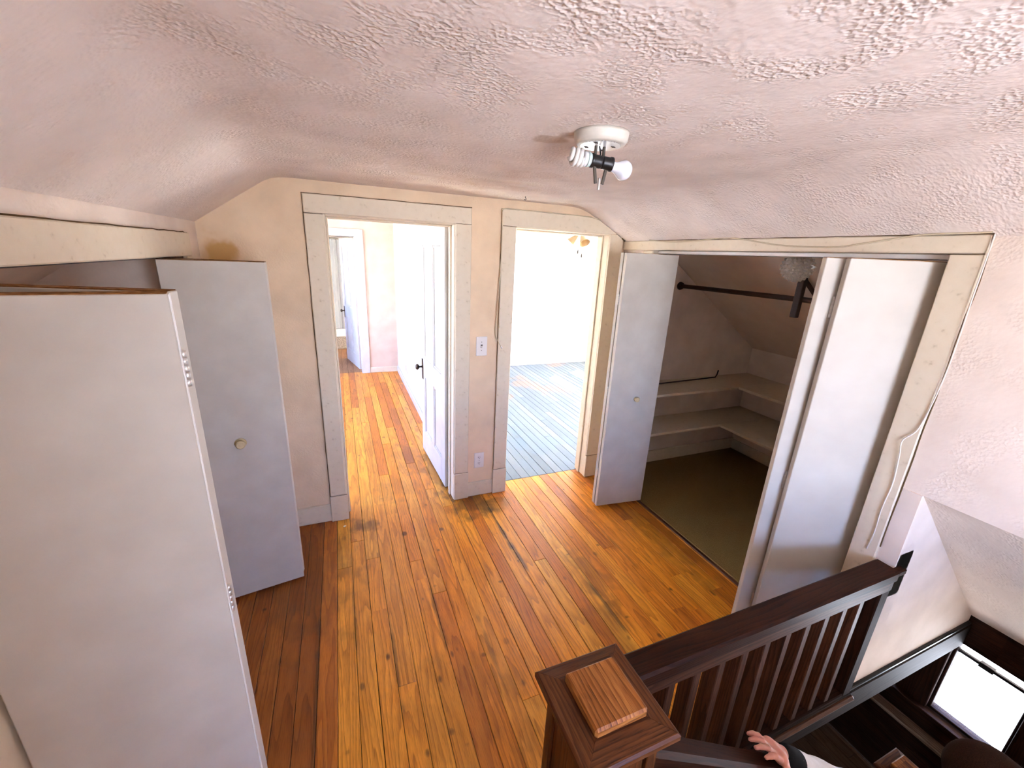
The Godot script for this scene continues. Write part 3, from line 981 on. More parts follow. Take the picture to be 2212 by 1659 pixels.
func ceiling_fan() -> void:
	var c := Vector3(2.56, 2.5, -4.3)
	var f := thing("ceiling_fan", c, "white ceiling fan with glass shades and pull chains in the sunlit room", "ceiling fan")
	var mb := MB.new()
	mb.T = Transform3D(Basis(), c)
	mb.lathe(PackedVector2Array([Vector2(0, -0.03), Vector2(0.05, -0.03), Vector2(0.06, 0.0), Vector2(0, 0)]), 20)
	mb.tube(PackedVector3Array([Vector3(0, -0.02, 0), Vector3(0, -0.16, 0)]), 0.012, 10)
	part(mb, "downrod", M.plastic, f)
	mb = MB.new()
	mb.T = Transform3D(Basis(), c)
	mb.lathe(PackedVector2Array([Vector2(0, -0.30), Vector2(0.07, -0.30), Vector2(0.11, -0.25), Vector2(0.11, -0.19), Vector2(0.07, -0.15), Vector2(0, -0.15)]), 24)
	part(mb, "motor", M.plastic, f)
	for k in 5:
		mb = MB.new()
		mb.T = Transform3D(Basis(Vector3.UP, TAU * k / 5 + 0.3) * Basis(Vector3.RIGHT, 0.2), c + Vector3(0, -0.2, 0))
		mb.bev(Vector3(0.12, -0.004, -0.06), Vector3(0.6, 0.004, 0.06), 0.003)
		part(mb, "blade", M.plastic, f)
	var sh := mat(Color8(150, 122, 84), 0.3)
	for k in 3:
		mb = MB.new()
		var a := TAU * k / 3 + 0.5
		mb.T = Transform3D(Basis(Vector3.UP, a) * Basis(Vector3(0, 0, 1), 0.7), c + Vector3(0, -0.36, 0))
		mb.lathe(PackedVector2Array([Vector2(0.018, -0.05), Vector2(0.03, -0.08), Vector2(0.05, -0.13), Vector2(0.062, -0.16), Vector2(0.058, -0.16), Vector2(0.046, -0.13), Vector2(0.026, -0.08), Vector2(0.014, -0.05)]), 18)
		part(mb, "glass_shade", sh, f)
	mb = MB.new()
	mb.T = Transform3D(Basis(), c)
	mb.lathe(PackedVector2Array([Vector2(0, -0.40), Vector2(0.04, -0.39), Vector2(0.05, -0.34), Vector2(0.03, -0.29), Vector2(0, -0.29)]), 18)
	part(mb, "light_kit", M.brass, f)
	for q in [[-0.02, 1.945], [0.035, 1.905]]:
		mb = MB.new()
		mb.tube(PackedVector3Array([Vector3(c.x + q[0], 2.12, c.z), Vector3(c.x + q[0], q[1], c.z)]), 0.0012, 5)
		var ch := part(mb, "pull_chain", M.brass, f)
		mb = MB.new()
		mb.T = Transform3D(Basis(), Vector3(c.x + q[0], q[1], c.z))
		mb.lathe(PackedVector2Array([Vector2(0, -0.045), Vector2(0.008, -0.04), Vector2(0.009, -0.02), Vector2(0.004, 0), Vector2(0, 0.002)]), 10)
		part(mb, "fob", M.bronze, ch)

# ---------------------------------------------------------------- closets
# flush bifold leaf from a to b (heading -x, so that its thickness lies away from the hall); y0..y1
func leaf(root: Node3D, a: Vector3, b: Vector3, y0: float, y1: float, th := 0.032) -> Transform3D:
	var T := leaf_frame(a, b)
	var L := Vector2(b.x - a.x, b.z - a.z).length()
	var mb := MB.new()
	mb.T = T
	mb.bev(Vector3(0, y0, 0), Vector3(L, y1, th), 0.0022)
	var lf := part(mb, "leaf", M.door, root)
	mb = MB.new()
	mb.T = T
	mb.bev(Vector3(0.002, y1 - 0.001, 0.0015), Vector3(L - 0.002, y1 + 0.002, th - 0.0015), 0.0008)
	part(mb, "raw_top_edge", M.raw, lf)
	return T

func turned_knob(root: Node3D, at: Vector3, dir: Vector3, r: float, m: Material, plate: bool) -> void:
	var y := dir.normalized()
	var x := y.cross(Vector3.UP).normalized()
	var mb := MB.new()
	mb.T = Transform3D(Basis(x, y, x.cross(y)), at)
	mb.lathe(PackedVector2Array([Vector2(0, 0), Vector2(r * 0.62, 0), Vector2(r * 0.55, r * 0.25), Vector2(r * 0.5, r * 0.55), Vector2(r * 0.8, r * 0.8), Vector2(r, r * 1.1), Vector2(r, r * 1.3), Vector2(r * 0.82, r * 1.5), Vector2(r * 0.72, r * 1.5), Vector2(r * 0.66, r * 1.42), Vector2(r * 0.3, r * 1.42), Vector2(0, r * 1.47)]), 24)
	var k := part(mb, "knob", m, root)
	if plate:
		mb = MB.new()
		mb.T = Transform3D(Basis(x, y, x.cross(y)), at)
		mb.lathe(PackedVector2Array([Vector2(0, 0.0), Vector2(r * 1.25, 0.0), Vector2(r * 1.2, 0.004), Vector2(0, 0.004)]), 24)
		part(mb, "rosette", M.brass, k)

func hinge(root: Node3D, at: Vector3, h: float) -> void:
	var mb := MB.new()
	mb.T = Transform3D(Basis(), at)
	for k in 5:
		var y0 := -h / 2 + h * k / 5.0
		mb.lathe(PackedVector2Array([Vector2(0, y0), Vector2(0.006, y0 + 0.001), Vector2(0.006, y0 + h / 5.0 - 0.001), Vector2(0, y0 + h / 5.0)]), 8)
	part(mb, "hinge", M.steel, root)

func build_right_closet() -> void:
	# walls
	var mb := MB.new()
	mb.box(Vector3(2.15, 0, -2.92), Vector3(3.85, 2.3, -2.82))
	structure(mb, "wall_closet_far", M.closet_wall, "dim closet wall where the corner shelves end", "wall")
	mb = MB.new()
	mb.box(Vector3(3.75, 0, -2.92), Vector3(3.85, 1.3, -0.7))
	structure(mb, "wall_closet_back", M.closet_wall, "low dim back wall of the closet under its sloping ceiling", "wall")
	mb = MB.new()
	mb.prism(PackedVector2Array([Vector2(2.1, 2.216), Vector2(3.85, 1.014), Vector2(3.85, 1.15), Vector2(2.1, 2.35)]), 2, -2.92, -0.7)
	structure(mb, "ceiling", M.closet_wall, "sloping dim ceiling of the closet", "ceiling")
	mb = MB.new()
	mb.box(Vector3(2.15, 0, -0.83), Vector3(3.85, 2.3, -0.8))
	structure(mb, "wall_closet_near", M.closet_wall, "dim closet wall beside the stairwell", "wall")
	var b := struct_root("baseboard_closet", Vector3(3.0, 0, -2.8), "grimy cream baseboards in the closet", "baseboard")
	part(boxed(Vector3(2.15, 0, -2.82), Vector3(3.75, 0.125, -2.803), 0.004), "board", M.shelf, b)
	part(boxed(Vector3(3.733, 0, -2.803), Vector3(3.75, 0.11, -0.83), 0.004), "board", M.shelf, b)

	# casing of the opening
	var t := struct_root("trim_4", Vector3(XR, 0, -1.6), "cream casing around the right closet opening under the ceiling slope", "door trim")
	var xf := XR - 0.02
	casing_board(t, "head_casing", Vector3(xf, 1.929, -2.77), Vector3(XR, 1.992, -0.757))
	casing_board(t, "casing", Vector3(xf, 0, -0.852), Vector3(XR, 1.927, -0.757))
	casing_board(t, "casing", Vector3(xf, 0, -2.53), Vector3(XR, 1.927, -2.42))
	casing_board(t, "jamb", Vector3(XR - 0.01, 0, -2.44), Vector3(XR + 0.1, 1.93, -2.42))
	casing_board(t, "jamb", Vector3(XR - 0.01, 0, -0.852), Vector3(XR + 0.1, 1.93, -0.83))
	casing_board(t, "head_jamb", Vector3(XR - 0.01, 1.93, -2.42), Vector3(XR + 0.1, 1.947, -0.852))
	part(boxed(Vector3(2.07, 1.908, -2.42), Vector3(2.105, 1.927, -0.852), 0.003), "track", M.plastic, t)
	part(boxed(Vector3(2.082, 1.906, -2.42), Vector3(2.093, 1.909, -0.852)), "track_slot", M.slot, t)
	crack(t, PackedVector3Array([Vector3(xf + 0.004, 1.994, -2.46), Vector3(xf + 0.004, 1.995, -0.757), Vector3(xf + 0.006, 1.9, -0.752), Vector3(xf + 0.006, 0.75, -0.754)]), 0.0026)
	crack(t, PackedVector3Array([Vector3(xf, 1.928, -0.85), Vector3(xf, 1.928, -0.76)]), 0.0013)
	crack(t, PackedVector3Array([Vector3(xf + 0.012, 1.994, -1.5), Vector3(xf + 0.012, 1.996, -0.76)]), 0.005)

	# bifold doors
	var r := thing("bifold_closet_door", Vector3(1.93, 0.02, -2.29), "white bifold door with brass knob folded open beside the sunlit doorway", "closet door", "bifold closet doors")
	var a := Vector3(2.124, 0, -2.268)
	var e := Vector3(1.73, 0, -2.309)
	var T := leaf(r, a, e, 0.02, 1.902)
	var zl := T.basis.z
	leaf(r, a + zl * 0.062, e + zl * 0.043, 0.02, 1.902)
	turned_knob(r, Vector3(1.943, 0.894, -2.287) - zl * 0.001, -zl, 0.02, M.knob, false)
	for y in [0.3, 0.95, 1.6]:
		hinge(r, e + zl * 0.0375 + Vector3(0.002, y, 0), 0.07)

	r = thing("bifold_closet_door", Vector3(1.92, 0.02, -1.0), "white bifold door folded open at the closet jamb nearest the stair railing", "closet door", "bifold closet doors")
	a = Vector3(2.098, 0, -0.872)
	e = Vector3(1.818, 0, -1.045)
	T = leaf(r, a, e, 0.02, 1.9)
	zl = T.basis.z
	var d := T.basis.x
	leaf(r, a + zl * 0.06 + d * 0.03, e + zl * 0.043 + d * 0.062, 0.02, 1.9)
	for y in [0.25, 0.924, 1.71]:
		hinge(r, e + zl * 0.039 + d * 0.0 + Vector3(0, y, 0), 0.085)
	turned_knob(r, e + zl * 0.075 + d * 0.03 + Vector3(0, 0.955, 0), zl, 0.02, M.knob, false)

	# L-shaped corner shelves
	for s in [[0.83, -2.466, 3.218, "upper"], [0.475, -2.485, 3.105, "lower"]]:
		var sh := thing("corner_shelf", Vector3(3.2, s[0] - 0.02, -2.6), "%s L-shaped cream shelf in the corner of the dark closet" % s[3], "shelf", "closet corner shelves")
		part(boxed(Vector3(2.15, s[0] - 0.021, -2.82), Vector3(3.75, s[0], s[1]), 0.002, 0), "far_board", M.shelf, sh)
		part(boxed(Vector3(s[2], s[0] - 0.021, s[1]), Vector3(3.75, s[0], -0.83), 0.002, 2), "back_board", M.shelf, sh)
		part(boxed(Vector3(2.15, s[0] - 0.06, -2.82), Vector3(3.73, s[0] - 0.022, -2.8), 0.002, 0), "cleat", M.shelf, sh)
		part(boxed(Vector3(3.73, s[0] - 0.06, -2.82), Vector3(3.75, s[0] - 0.022, -0.83), 0.002, 2), "cleat", M.shelf, sh)
	mb = MB.new()
	mb.tube(PackedVector3Array([Vector3(2.2, 0.836, -2.69), Vector3(2.9, 0.836, -2.735), Vector3(3.25, 0.836, -2.757), Vector3(3.27, 0.86, -2.76), Vector3(3.28, 0.9, -2.762)]), 0.006, 8)
	solo(mb, "curtain_rod", M.slot, "thin dark curtain rod lying on the upper closet shelf", "rod")

	# hanging rod
	r = thing("clothes_rod", Vector3(2.7, 1.668, -1.8), "dark wooden clothes rod across the closet under its sloping ceiling", "clothes rod")
	mb = MB.new()
	mb.tube(PackedVector3Array([Vector3(2.7, 1.668, -2.805), Vector3(2.7, 1.668, -0.83)]), 0.017, 14)
	part(mb, "rod", M.rod, r)
	mb = MB.new()
	mb.T = Transform3D(Basis(Vector3.RIGHT, PI / 2), Vector3(2.7, 1.668, -2.82))
	mb.lathe(PackedVector2Array([Vector2(0, 0.018), Vector2(0.03, 0.018), Vector2(0.034, 0.0), Vector2(0, 0)]), 16)
	part(mb, "end_socket", M.rod, r)
	part(boxed(Vector3(2.655, 1.555, -1.795), Vector3(2.69, 1.835, -1.755), 0.003, 1), "hanger_strap", M.rod, r)
	mb = MB.new()
	mb.prism(PackedVector2Array([Vector2(2.69, 1.79), Vector2(2.9, 1.645), Vector2(2.9, 1.67), Vector2(2.69, 1.815)]), 2, -1.795, -1.775)
	part(mb, "brace", M.rod, r)

	# ceiling globe of cut glass
	var c := Vector3(2.5, 1.945, -1.71)
	var l := thing("closet_globe_light", c, "unlit cut-glass globe light on the closet ceiling", "ceiling light")
	mb = MB.new()
	mb.T = Transform3D(Basis(Vector3(0, 0, 1), -0.6), c)
	mb.lathe(PackedVector2Array([Vector2(0, -0.03), Vector2(0.045, -0.03), Vector2(0.055, -0.012), Vector2(0.055, 0.0), Vector2(0, 0.0)]), 24)
	part(mb, "holder", M.brass, l)
	mb = MB.new()
	mb.T = Transform3D(Basis(), c + Vector3(0.0, -0.09, 0))
	var rows := 12
	var cols := 20
	for i in rows:
		for k in cols:
			var pt := func(ii: float, kk: float, bump: float) -> Vector3:
				var th := PI * ii / rows
				var ph := TAU * kk / cols
				var rr := (0.088 + bump) * (1.0 - 0.12 * sin(th * 0.5) * sin(th * 0.5))
				return Vector3(sin(th) * cos(ph) * rr, cos(th) * rr * 0.95, sin(th) * sin(ph) * rr)
			var sft := 0.5 * (i % 2)
			var q := [pt.call(i, k + sft, 0.0), pt.call(i, k + 1 + sft, 0.0), pt.call(i + 1, k + 1 + sft, 0.0), pt.call(i + 1, k + sft, 0.0)]
			var m: Vector3 = pt.call(i + 0.5, k + 0.5 + sft, 0.009)
			for s in 4:
				var p0: Vector3 = q[s]
				var p1: Vector3 = q[(s + 1) % 4]
				var nn := (p1 - p0).cross(m - p0)
				if nn.length() < 1e-9: continue
				nn = nn.normalized()
				if nn.dot(m) < 0: nn = -nn
				mb.flat(p0, p1, m, nn)
	var gm := mat(Color(0.86, 0.84, 0.8, 0.45), 0.08, 0.7)
	gm.transparency = BaseMaterial3D.TRANSPARENCY_ALPHA
	part(mb, "globe", gm, l)

func build_left_closet() -> void:
	# the closet behind the left wall
	var mb := MB.new()
	mb.box(Vector3(-1.5, 0, -2.72), Vector3(-1.4, 2.0, -0.7))
	mb.box(Vector3(-1.5, 0, -2.78), Vector3(XL - 0.1, 2.3, -2.66))
	mb.box(Vector3(-1.5, 0, -0.72), Vector3(XL - 0.1, 2.3, -0.6))
	structure(mb, "wall_left_closet", M.closet_wall, "dim inner walls of the left closet", "wall")
	mb = MB.new()
	mb.prism(PackedVector2Array([Vector2(-0.75, 2.0), Vector2(-1.5, 1.5), Vector2(-1.5, 1.62), Vector2(-0.75, 2.12)]), 2, -2.72, -0.66)
	structure(mb, "ceiling", M.closet_wall, "sloping dim ceiling of the left closet", "ceiling")
	mb = MB.new()
	mb.box(Vector3(-1.5, -0.1, -2.72), Vector3(XL, 0.0, -0.66))
	structure(mb, "floor", M.planks[7], "dark boards inside the left closet", "floor")

	var t := struct_root("trim_5", Vector3(XL, 0, -1.7), "cream head board and casing around the left closet opening", "door trim")
	var xf := XL + 0.02
	casing_board(t, "head_casing", Vector3(XL, 1.776, -2.575), Vector3(xf, 1.882, -0.78))
	casing_board(t, "casing", Vector3(XL, 0, -0.905), Vector3(xf, 1.774, -0.78))
	casing_board(t, "casing", Vector3(XL, 0, -2.575), Vector3(xf, 1.774, -2.5))
	casing_board(t, "jamb", Vector3(XL - 0.1, 0, -2.52), Vector3(XL + 0.005, 1.79, -2.5))
	casing_board(t, "jamb", Vector3(XL - 0.1, 0, -0.905), Vector3(XL + 0.005, 1.79, -0.885))
	casing_board(t, "head_jamb", Vector3(XL - 0.1, 1.785, -2.5), Vector3(XL + 0.005, 1.8, -0.88))
	part(boxed(Vector3(XL - 0.06, 1.768, -2.5), Vector3(XL - 0.025, 1.785, -0.88), 0.003), "track", M.slot, t)
	crack(t, PackedVector3Array([Vector3(xf - 0.004, 1.884, -0.78), Vector3(xf - 0.004, 1.884, -2.5), Vector3(xf - 0.008, 1.882, -2.57)]), 0.0022)

	var r := thing("bifold_closet_door", Vector3(-0.5, 0.015, -2.22), "white bifold door with round knob folded open near the far wall of the left closet", "closet door", "bifold closet doors")
	var a := Vector3(-0.307, 0, -2.241)
	var e := Vector3(-0.69, 0, -2.178)
	var T := leaf(r, a, e, 0.015, 1.768, 0.03)
	var zl := T.basis.z
	leaf(r, a + zl * 0.036, e + zl * 0.15, 0.015, 1.768, 0.03)
	turned_knob(r, Vector3(-0.505, 0.906, -2.208) - zl * 0.0, -zl, 0.021, M.knob, true)

	r = thing("bifold_closet_door", Vector3(-0.47, 0.015, -0.92), "large white bifold door with raw wood top edge folded out beside the left closet casing", "closet door", "bifold closet doors")
	a = Vector3(-0.295, 0, -0.96)
	e = Vector3(-0.648, 0, -0.877)
	T = leaf(r, a, e, 0.012, 1.753, 0.034)
	zl = T.basis.z
	leaf(r, a + zl * 0.037 + Vector3(-0.004, 0, 0), Vector3(-0.66, 0, -1.085), 0.012, 1.753, 0.034)
	mb = MB.new()
	mb.T = T
	mb.bev(Vector3(-0.0015, 0.014, 0.001), Vector3(0.0, 1.752, 0.033), 0.0006)
	part(mb, "edge_band", M.edge, r)
	for y in [0.3, 1.02, 1.6]:
		hinge(r, a + zl * 0.0355 + Vector3(0.003, y, 0), 0.075)

# ---------------------------------------------------------------- stairs
const RISE := 0.19
const RUN := 0.26
const STAIR_X := 0.51
const LANDING := -1.33

func build_stairwell() -> void:
	# plaster side wall beyond the railing
	var mb := MB.new()
	mb.prism(PackedVector2Array([Vector2(2.04, 0.03), Vector2(3.11, 0.03), Vector2(3.11, 0.07), Vector2(2.05, 1.03), Vector2(2.04, 1.03)]), 2, -0.80, -0.69)
	structure(mb, "wall_stair_far", M.stair_wall, "smooth pale plaster wall at the end of the stair railing", "wall")
	# sloping soffit over the stairs, plus an unseen eave added to block sun
	mb = MB.new()
	mb.prism(PackedVector2Array([Vector2(2.05, 1.03), Vector2(3.11, 0.07), Vector2(3.6, -0.374), Vector2(3.68, -0.3), Vector2(3.2, 0.17), Vector2(2.15, 1.13)]), 2, -0.69, ZS)
	mb.prism(PackedVector2Array([Vector2(3.11, 0.07), Vector2(3.6, -0.374), Vector2(3.68, -0.3), Vector2(3.2, 0.17)]), 2, -1.9, -0.69)
	structure(mb, "ceiling", M.stair_soffit, "rough grey plaster soffit sloping down over the stairs, with an added eave outside to block the sun", "ceiling")
	# stairwell wall on the camera's side; raised guard part added to block window light
	mb = MB.new()
	mb.prism(PackedVector2Array([Vector2(STAIR_X, -1.5), Vector2(3.2, -1.5), Vector2(3.2, 0.1), Vector2(2.1, 1.1), Vector2(2.05, 1.1), Vector2(2.05, 0.95), Vector2(STAIR_X, 0.95)]), 2, ZS - 0.01, ZS + 0.09)
	structure(mb, "wall_stair_near", M.stair_wall, "pale plaster stairwell wall with an unseen guard part added to block window light", "wall")
	# dark panelled wall with the small landing windows
	var wl := struct_root("wall_landing", Vector3(3.17, LANDING, -0.6), "dark stained board wall with small windows beside the stair landing", "wall")
	var ywb := -0.65
	var ywt := -0.12
	var zs := [-1.9, -1.14, -0.85, -0.70, -0.385, -0.24, 0.08, ZS]
	for i in range(0, zs.size() - 1, 2):
		part(boxed(Vector3(3.11, ywb, zs[i]), Vector3(3.22, ywt, zs[i + 1]), 0.003, 1), "mullion", M.stain_dark, wl)
	part(boxed(Vector3(3.11, ywt, -1.9), Vector3(3.22, 0.075, ZS), 0.003, 2), "header", M.stain_dark, wl)
	for k in 4:
		part(boxed(Vector3(3.115, LANDING + k * 0.17, -1.9), Vector3(3.22, LANDING + (k + 1) * 0.17 - 0.003, ZS), 0.004, 2), "board", M.stain_dark, wl)
	var n := 1
	for z in [[-0.70, -0.385], [-1.14, -0.85], [-0.24, 0.08]]:
		var yb := ywb
		var w := struct_root("window_" + str([1, 2, 8][n - 1]), Vector3(3.17, yb, (z[0] + z[1]) / 2), ["small bright landing window with a dark bar below its top", "small landing window half hidden by the fascia board", "small landing window beyond the stairs"][n - 1], "window")
		n += 1
		var f := 0.014
		part(boxed(Vector3(3.135, yb, z[0]), Vector3(3.185, ywt, z[0] + f), 0.003, 1), "stile", M.stain_dark, w)
		part(boxed(Vector3(3.135, yb, z[1] - f), Vector3(3.185, ywt, z[1]), 0.003, 1), "stile", M.stain_dark, w)
		part(boxed(Vector3(3.135, yb, z[0]), Vector3(3.185, yb + 0.018, z[1]), 0.003, 2), "bottom_rail", M.stain_dark, w)
		part(boxed(Vector3(3.15, -0.205, z[0]), Vector3(3.17, -0.187, z[1]), 0.002, 2), "bar", M.black, w)
		part(boxed(Vector3(3.145, -0.212, z[0] + 0.1), Vector3(3.175, -0.18, z[0] + 0.16), 0.002, 2), "catch", M.black, w)
		part(boxed(Vector3(3.158, yb, z[0] + f), Vector3(3.162, ywt, z[1] - f)), "pane", M.glass, w)
	var sl := struct_root("trim_6", Vector3(3.07, -0.81, -0.7), "grey ledge board running below the landing windows", "ledge")
	part(boxed(Vector3(3.03, -0.812, -1.9), Vector3(3.115, -0.785, ZS), 0.005, 2), "ledge_board", M.ledge, sl)
	part(boxed(Vector3(3.075, -0.67, -1.9), Vector3(3.13, -0.65, ZS), 0.004, 2), "stool", M.stain_dark, sl)
	part(boxed(Vector3(3.095, -0.785, -1.9), Vector3(3.115, -0.67, ZS), 0.003, 2), "apron", M.stain_dark, sl)

	# edge of the hall floor: fascia board with a black strip in place of the shadow line above
	var fa := struct_root("trim_7", Vector3(2.3, -0.13, -0.69), "grey fascia board under the railing along the stairwell edge", "fascia")
	part(boxed(Vector3(1.4, -0.125, -0.70), Vector3(3.11, 0.015, -0.672), 0.004, 0), "fascia_board", M.fascia, fa)
	part(boxed(Vector3(0.6, -0.125, -0.70), Vector3(1.4, -0.02, -0.672), 0.004, 0), "fascia_board", M.stain_dark, fa)
	part(boxed(Vector3(2.0, 0.016, -0.70), Vector3(3.11, 0.034, -0.676), 0.004, 0), "shadow_strip", M.black, fa)
	mb = MB.new()
	mb.box(Vector3(0.5, -1.5, -0.80), Vector3(1.62, -0.14, -0.70))
	mb.box(Vector3(1.52, -1.5, -2.0), Vector3(1.62, -0.14, -0.80))
	mb.box(Vector3(1.52, -1.5, -2.0), Vector3(3.2, -0.12, -1.9))
	structure(mb, "wall_under_floor", M.stain_dark, "dark wood walls under the hall floor beside the landing", "wall")
	mb = MB.new()
	mb.box(Vector3(1.52, -0.16, -2.0), Vector3(3.2, -0.135, -0.8))
	structure(mb, "ceiling", M.stain_dark, "dark ceiling over the lower flight", "ceiling")
	# landing
	var f := struct_root("floor", Vector3(2.6, LANDING, -0.7), "grey-brown plank floor of the stair landing", "floor")
	mb = MB.new()
	mb.box(Vector3(1.55, LANDING - 0.12, -1.95), Vector3(3.2, LANDING - 0.019, ZS + 0.05))
	part(mb, "subfloor", M.sub, f)
	planks(f, 1.62, 3.11, func(x: float) -> Array: return [[-1.9, ZS - 0.01]] if x > 2.06 else [[-1.9, -0.71]], M.landing, LANDING, Vector4(0, 0, 100, 100))

	# the flight
	var s := struct_root("staircase", Vector3(1.3, LANDING, -0.15), "dark wooden stairs going down to the landing", "stairs")
	for i in 7:
		var x := STAIR_X + RUN * i
		var y := -RISE * i
		part(boxed(Vector3(x, y - RISE, -0.62), Vector3(x + 0.018, y - 0.025, ZS - 0.01), 0.002, 2), "riser", M.stain_dark, s)
		if i < 6:
			part(boxed(Vector3(x - 0.02, y - RISE - 0.028, -0.64), Vector3(x + RUN, y - RISE, ZS - 0.01), 0.008, 2), "tread", M.tread, s)
	mb = MB.new()
	var sp := PackedVector2Array([Vector2(STAIR_X, -0.02), Vector2(2.1, -0.02 - 1.59 * RISE / RUN), Vector2(2.1, LANDING), Vector2(1.9, LANDING), Vector2(STAIR_X, -0.34)])
	mb.prism(sp, 2, -0.66, -0.62)
	part(mb, "stringer", M.stain_dark, s)

func bar(mb: MB, a: Vector3, b: Vector3, w: float, h: float, bev: float) -> void:
	var x := (b - a).normalized()
	var z := x.cross(Vector3.UP).normalized()
	var keep := mb.T
	mb.T = Transform3D(Basis(x, z.cross(x), z), a)
	mb.bev(Vector3(0, -h, -w / 2), Vector3(a.distance_to(b), 0, w / 2), bev)
	mb.T = keep

func newel(c: Vector3, y0: float, y_cap: float, w: float, label: String) -> void:
	var r := thing("newel_post", Vector3(c.x, y0, c.z), label, "newel post", "stair newel posts")
	var h := w * 0.5
	var p := w * 0.36
	part(boxed(Vector3(c.x - p, y0, c.z - p), Vector3(c.x + p, y_cap - 0.03, c.z + p), 0.006, 1), "shaft", M.newel, r)
	for s in [[-1, 0], [1, 0], [0, -1], [0, 1]]:
		# recessed look: corner strips stand proud of the shaft
		var o := Vector3(s[0], 0, s[1])
		var side := Vector3(s[1], 0, s[0])
		for t in [-1.0, 1.0]:
			var m: Vector3 = c + o * (p + 0.005) + side * t * (p - 0.012)
			var ex := side.abs() * 0.014 + o.abs() * 0.005
			part(boxed(Vector3(m.x, y0, m.z) - ex, Vector3(m.x, y_cap - 0.06, m.z) + ex, 0.002, 1), "corner_strip", M.newel, r)
	part(boxed(Vector3(c.x - p - 0.02, y_cap - 0.06, c.z - p - 0.02), Vector3(c.x + p + 0.02, y_cap - 0.03, c.z + p + 0.02), 0.006, 0), "neck_moulding", M.newel, r)
	# mitred cap of four sloped boards and a raised block
	var cap := Node3D.new()
	var ins := h * 0.52
	for k in 4:
		var q := k * PI / 2
		var mb := MB.new()
		mb.grain = 0
		mb.off = Vector2(rng.randf(), rng.randf())
		mb.T = Transform3D(Basis(Vector3.UP, q), Vector3(c.x, y_cap, c.z))
		var g := 0.0006
		var lo := -0.034
		var lip := -0.010
		var e := h - 0.005
		var o0 := Vector3(-h + g, lip - 0.005, h)
		var o1 := Vector3(h - g, lip - 0.005, h)
		var t0 := Vector3(-e + g, lip, e)
		var t1 := Vector3(e - g, lip, e)
		var i0 := Vector3(-ins + g, 0.0, ins)
		var i1 := Vector3(ins - g, 0.0, ins)
		mb.quad(t0, t1, i1, i0, Vector3(0, 1, 0.12).normalized())
		mb.quad(t0, t1, o1, o0, Vector3(0, 0.7, 0.7))
		mb.quad(o0, o1, Vector3(h - g, lo + 0.006, h), Vector3(-h + g, lo + 0.006, h), Vector3(0, 0, 1))
		mb.quad(Vector3(-h + g, lo + 0.006, h), Vector3(h - g, lo + 0.006, h), Vector3(e, lo, e), Vector3(-e, lo, e), Vector3(0, -0.7, 0.7))
		mb.quad(Vector3(-e, lo, e), Vector3(e, lo, e), Vector3(0, lo, 0), Vector3(0, lo, 0), Vector3(0, -1, 0))
		mb.quad(i0, i1, Vector3(0, 0, 0), Vector3(0, 0, 0), Vector3(0, 1, 0))
		part(mb, "cap_board", M.newel, r)
	cap.free()
	var bs := w * 0.285
	part(boxed(Vector3(c.x - bs, y_cap - 0.002, c.z - bs), Vector3(c.x + bs, y_cap + 0.024, c.z + bs), 0.005, 2), "cap_block", M.cap, r)

func build_railing() -> void:
	# upper and lower newel
	newel(Vector3(0.507, 0, -0.557), -0.3, 0.872, 0.243, "stained newel post with a square block on its mitred cap beside the hall floor")
	newel(Vector3(2.31, 0, -0.475), LANDING, -0.38, 0.185, "small dark newel post standing on the stair landing")

	# level balustrade to the right wall
	var r := thing("balustrade", Vector3(1.3, 0, -0.70), "dark wooden hall balustrade with square balusters and a flat handrail", "railing")
	var mb := MB.new()
	mb.grain = 0
	mb.bev(Vector3(0.607, 0.648, -0.75), Vector3(2.03, 0.70, -0.662), 0.008)
	var hr := part(mb, "handrail", M.rail, r)
	mb = MB.new()
	mb.grain = 0
	mb.bev(Vector3(0.607, 0.598, -0.738), Vector3(2.03, 0.6475, -0.67), 0.004)
	part(mb, "under_rail", M.baluster, hr)
	mb = MB.new()
	mb.grain = 0
	mb.bev(Vector3(2.02, 0.672, -0.69), Vector3(2.075, 0.70, -0.662), 0.005)
	part(mb, "end_return", M.rail, hr)
	for k in 11:
		var x := 0.885 - 0.109 + 0.109 * k
		if k == 0: x = 0.77
		if x > 1.97: continue
		part(boxed(Vector3(x - 0.016, 0.0, -0.737), Vector3(x + 0.016, 0.6, -0.682), 0.003, 1), "baluster", M.baluster, r)
	part(boxed(Vector3(1.975, -0.02, -0.735), Vector3(2.035, 0.6, -0.675), 0.004, 1), "wall_post", M.stain_dark, r)
	part(boxed(Vector3(0.6, 0.002, -0.73), Vector3(1.975, 0.03, -0.675), 0.004, 0), "shoe_rail", M.stain_dark, r)

	# stair balustrade
	r = thing("stair_balustrade", Vector3(1.4, -0.6, -0.525), "sloping stained handrail with balusters going down beside the stairs", "railing")
	var a := Vector3(0.61, 0.729, -0.525)
	var b := Vector3(2.235, 0.736 - 0.729 * 1.635, -0.525)
	mb = MB.new()
	mb.grain = 0
	bar(mb, a, b, 0.07, 0.045, 0.012)
	hr = part(mb, "handrail", M.rail, r)
	mb = MB.new()
	mb.grain = 0
	bar(mb, a + Vector3(0, -0.057, 0), b + Vector3(0, -0.057, 0), 0.04, 0.03, 0.004)
	part(mb, "under_rail", M.rail, hr)
	for k in 13:
		var x := 0.72 + 0.115 * k
		var tread := -RISE * (1 + floorf((x - STAIR_X) / RUN))
		if x > STAIR_X + 6 * RUN: tread = LANDING
		var top := 0.736 - 0.729 * (x - 0.6) - 0.07
		part(boxed(Vector3(x - 0.016, tread, -0.541), Vector3(x + 0.016, top, -0.509), 0.003, 1), "baluster", M.baluster, r)

